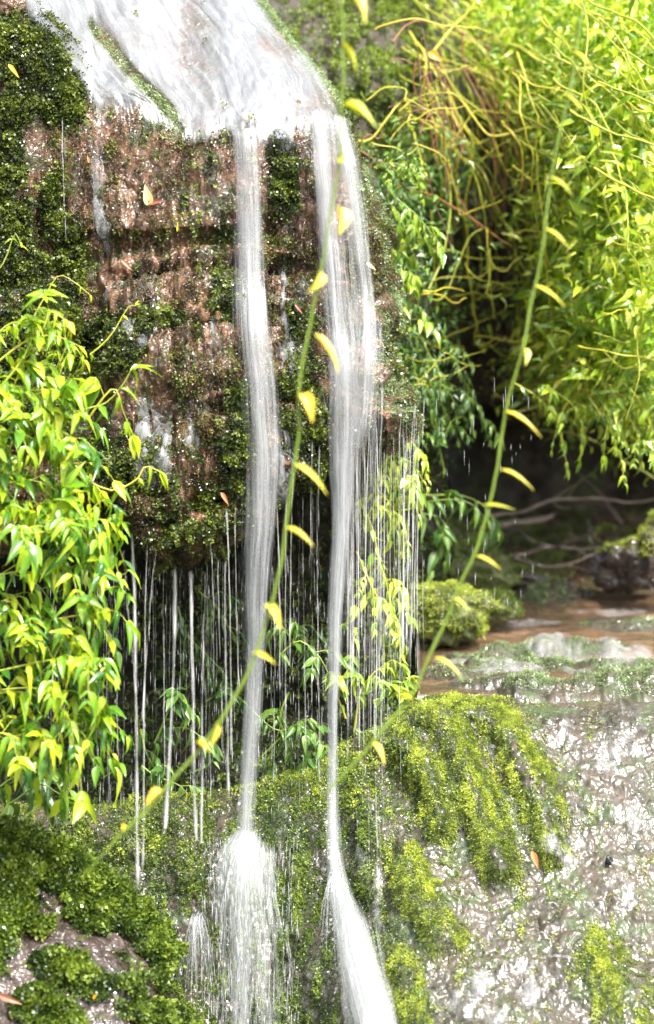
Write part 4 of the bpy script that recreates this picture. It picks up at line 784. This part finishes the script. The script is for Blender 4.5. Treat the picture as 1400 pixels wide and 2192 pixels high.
plant('leafy_plant', 'broad dark green plant tucked under the left shrub above the mossy rock', 'plant', [[(-20, 1700), (40, 1660), (100, 1650), (150, 1690)], [(20, 1720), (80, 1680), (130, 1700)]], -.25, (M_STEM_G, M_LEAF_DK), 831, leaf=90, step=40, twigs=1, twl=60, droop=.8, tb=(.3, .9))

# ------------------------------------------------------------------ boulders, branches, fallen leaves
def boulder(name, label, px, py, rx, ry, Y, mat, seed, mossn=0, mm=None, top=.0, cat='boulder'):
    n, m = 40, 60; th = np.linspace(0, np.pi, n)[:, None]; ph = np.linspace(0, 2 * np.pi, m)[None]; c = at(px, py, Y); k = (D0 + Y) / D0 * S
    U = np.stack([np.sin(th) * np.cos(ph), np.sin(th) * np.sin(ph), np.cos(th) + 0 * ph], -1)
    q = 1 + .55 * fbm(U, 1.9, 4, seed) + .16 * fbm(U, 6, 3, seed + 1)
    P = U * q[..., None] * np.array([rx * k, rx * k * .9, ry * k]) + c
    o = mesh(name, P, gfaces(n, m), mat, origin=c - np.array([0, 0, ry * k]), label=label, category=cat)
    if mossn:
        N = P - c; N /= np.linalg.norm(N, axis=-1, keepdims=True); r = rng(seed)
        i = r.integers(2, n - 4, mossn * 3); j = r.integers(0, m - 1, mossn * 3); keep = (N[i, j, 2] > top + .35 * vn(P[i, j] * 25)) & (N[i, j, 1] < .4); i, j = i[keep][:mossn], j[keep][:mossn]
        pt = P[i, j] + rdir(len(i), r) * rx * k * .04; nn = N[i, j]; d = nn * .8 + np.array([0, 0, -.2]) + rdir(len(i), r) * .6
        V, F, T = inst(pt, *SPR[1], frames(d, nn + rdir(len(i), r) * .6), 11 * S * r.uniform(.6, 1.3, len(i)), np.clip(.72 + .6 * fbm(pt, 30, 2, seed) + r.normal(0, .15, len(i)), 0, 1))
        mo = mesh('moss_cover', V - np.array(o.location), F, mm or M_MOSS_YEL, o, smooth=False, attrs={'tint': T})
    return o
boulder('boulder', 'large rounded mossy boulder standing at the left edge of the stream', 955, 1312, 80, 62, 1.0, R_MOSSY, 901, 4200, M_MOSS_YEL, -.5)
boulder('boulder', 'smaller bright mossy boulder on the right of the large one in the stream', 1062, 1300, 46, 32, 1.2, R_MOSSY, 903, 1800, M_MOSS_DARK, -.5)
boulder('boulder', 'dark mossy boulder behind the two rounded ones under the leaning plant', 1010, 1225, 88, 56, 1.8, R_MOSSY, 905, 2600, M_MOSS_DARK, -.3)
boulder('boulder', 'brown wet stone with fallen leaves behind the boulders at the stream head', 1110, 1242, 50, 26, 2.0, R_LEFT, 907, 500, M_MOSS_DARK, .2)
boulder('boulder', 'flat mossy stone lying low in the stream', 1195, 1276, 60, 18, 1.85, R_MOSSY, 909, 1500, M_MOSS_PALE, -.2)
boulder('boulder', 'dark brown angular boulder with a mossy top at the right edge of the stream', 1340, 1215, 66, 54, 1.7, R_LEFT, 911, 700, M_MOSS_YEL, .55)
boulder('boulder', 'reddish mossy boulder cut by the right edge of the picture above the stream', 1412, 1190, 46, 70, 1.5, R_LEFT, 913, 1500, M_MOSS_YEL, .0)
boulder('boulder', 'grey green stone low in the shadow under the broad leafed plant', 985, 1160, 70, 40, 2.4, R_MOSSY, 915, 600, M_MOSS_DARK, 0)
boulder('rock_hump', 'brown crumbly stone at the top left corner of the falls', 12, 25, 38, 42, .02, R_CLIFF, 917, 0, None, 0, 'rock')
boulder('pebble', 'small black pebble stuck on the wet slope at the lower right', 1303, 1842, 8, 11, float(lowY(1303, 1842)) - .02, M_PEB, 919, 0, None, 0, 'pebble')
def branch(label, pts, Y, rad, seed, mat=M_TWIG, tn=.6, forks=2):
    p = np.array(pts, float); P = smooth_path(at(p[:, 0], p[:, 1], Y), 50); r = rng(seed); P = P + np.stack([fbm(P, 6, 3, q + seed) for q in range(3)], -1) * .02
    e = empty('fallen_branch', P[0], label=label, category='branch', group='fallen branches at the stream head')
    V, F, T = tube(P, np.linspace(rad, rad * .5, 50) * S * (1 + .2 * vn(P * 30)), 8); part('branch_wood', V, F, mat, e, attrs={'tint': tn + .3 * vn(V * 20)})
    for q in range(forks):
        i = r.integers(10, 44); d = rdir(1, r)[0] * np.array([1, .5, .6]) + np.array([0, 0, .2]); Q = smooth_path([P[i], P[i] + d * .08, P[i] + d * .16 + np.array([.03, 0, .02])], 12)
        V, F, T = tube(Q, np.linspace(rad * .4, rad * .2, 12) * S, 5); part('twig', V, F, mat, e, attrs={'tint': np.full(len(V), tn)})
branch('long thin grey branch arching over the dark water at the stream head', [(1030, 1108), (1120, 1095), (1190, 1072), (1270, 1063), (1340, 1072), (1430, 1062)], 2.4, 6, 921, tn=.8)
branch('thick pale log end lying under the arching branch', [(1055, 1130), (1110, 1122), (1160, 1112), (1190, 1100)], 2.6, 13, 923, tn=1.0, forks=0)
branch('dark crooked branch lying across the stream toward the right boulder', [(1092, 1190), (1130, 1186), (1180, 1168), (1240, 1172), (1300, 1172), (1365, 1178)], 2.2, 7, 925, tn=.2, forks=3)
branch('dark sagging branch, the lowest one over the stream', [(1095, 1193), (1150, 1212), (1190, 1216), (1250, 1198), (1300, 1186), (1350, 1186)], 2.1, 6, 927, tn=.15)
branch('grey branch slanting up from the right boulder into the hollow', [(1330, 1120), (1290, 1060), (1240, 1010), (1190, 930)], 2.7, 4, 929, tn=.5)
branch('thin twig leaning in the dark hollow above the grey branch', [(1330, 1115), (1270, 1040), (1210, 1000), (1150, 950)], 2.9, 3, 931, tn=.4)
branch('upper olive branch along the rim of the dark hollow', [(1080, 885), (1160, 872), (1240, 882), (1320, 900), (1420, 905)], 1.7, 5, 933, M_STEM_Y, .2)
branch('second olive branch drooping below the rim of the hollow', [(1130, 920), (1210, 925), (1290, 960), (1360, 1000), (1430, 1040)], 1.8, 4, 935, M_STEM_Y, .1)
def fallen(label, px, py, L, ang, wd, mat, Y, tn=.5, cat='leaf'):
    c = at(px, py, Y); a = math.radians(ang); d = np.array([math.cos(a), -.15, math.sin(a)]); lt = leaf_t(1, wd, .12, .3, 10, .01)
    V, F, T = inst((c - d * L * S / 2)[None], lt[0], lt[1], frames(d[None], np.array([[.1, -1, .35]])), np.array([L * S]), np.array([tn]))
    mesh('fallen_leaf', V, F, mat, origin=c, attrs={'tint': T}, label=label, category=cat)
cy = lambda x, y: float(cliffY(x, y)) - .05
fallen('pale tan oval leaf stuck upright on the brown cliff face', 315, 417, 48, 100, .55, M_TAN, cy(315, 417))
fallen('dark red brown leaf touching the pale tan leaf on the cliff', 335, 432, 46, 12, .35, M_DEAD, cy(335, 432), .2)
fallen('small orange brown leaf on the cliff just under the water lip at left', 189, 340, 18, 105, .45, M_DEAD, cy(189, 340), 1)
fallen('thin brown leaf lying on the small ledge of the cliff', 272, 568, 34, -42, .3, M_DEAD, cy(272, 568), .8)
fallen('tiny yellow leaf sliver near the crack in the cliff', 380, 485, 22, 85, .22, M_YLEAF, cy(380, 485))
fallen('orange yellow leaf in the moss at the top left', 30, 152, 38, -50, .3, M_ORANGE, cy(30, 152), 1)
fallen('red brown leaf hanging just above the threads under the cliff', 482, 1068, 32, -58, .36, M_DEAD, cy(482, 1068), .8)
fallen('orange brown leaf at the end of the moss ridge on the wet slope', 1146, 1842, 40, -68, .42, M_DEAD, float(lowY(1146, 1842)) - .04, 1)
fallen('large orange leaf lit by the sun near the top of the right bank', 932, 122, 40, -30, .8, M_ORANGE, .9, .6)
fallen('yellow leaf floating on the stream', 1200, 1413, 34, 6, .25, M_TAN, .74)
fallen('curled red brown leaf at the bottom left corner', 22, 2140, 52, -18, .3, M_DEAD, -.72, .5)
fallen('tiny orange leaf on the wet patch of the near left rock', 203, 2133, 12, 60, .5, M_ORANGE, -.72, .5)
fallen('red leaf lying on the cliff between the two main falls', 640, 662, 26, -50, .3, M_DEAD, cy(640, 662), .6)
fallen('pale leaf held at the cliff edge beside the right fall', 795, 570, 28, -35, .4, M_TAN, cy(795, 570), .8)
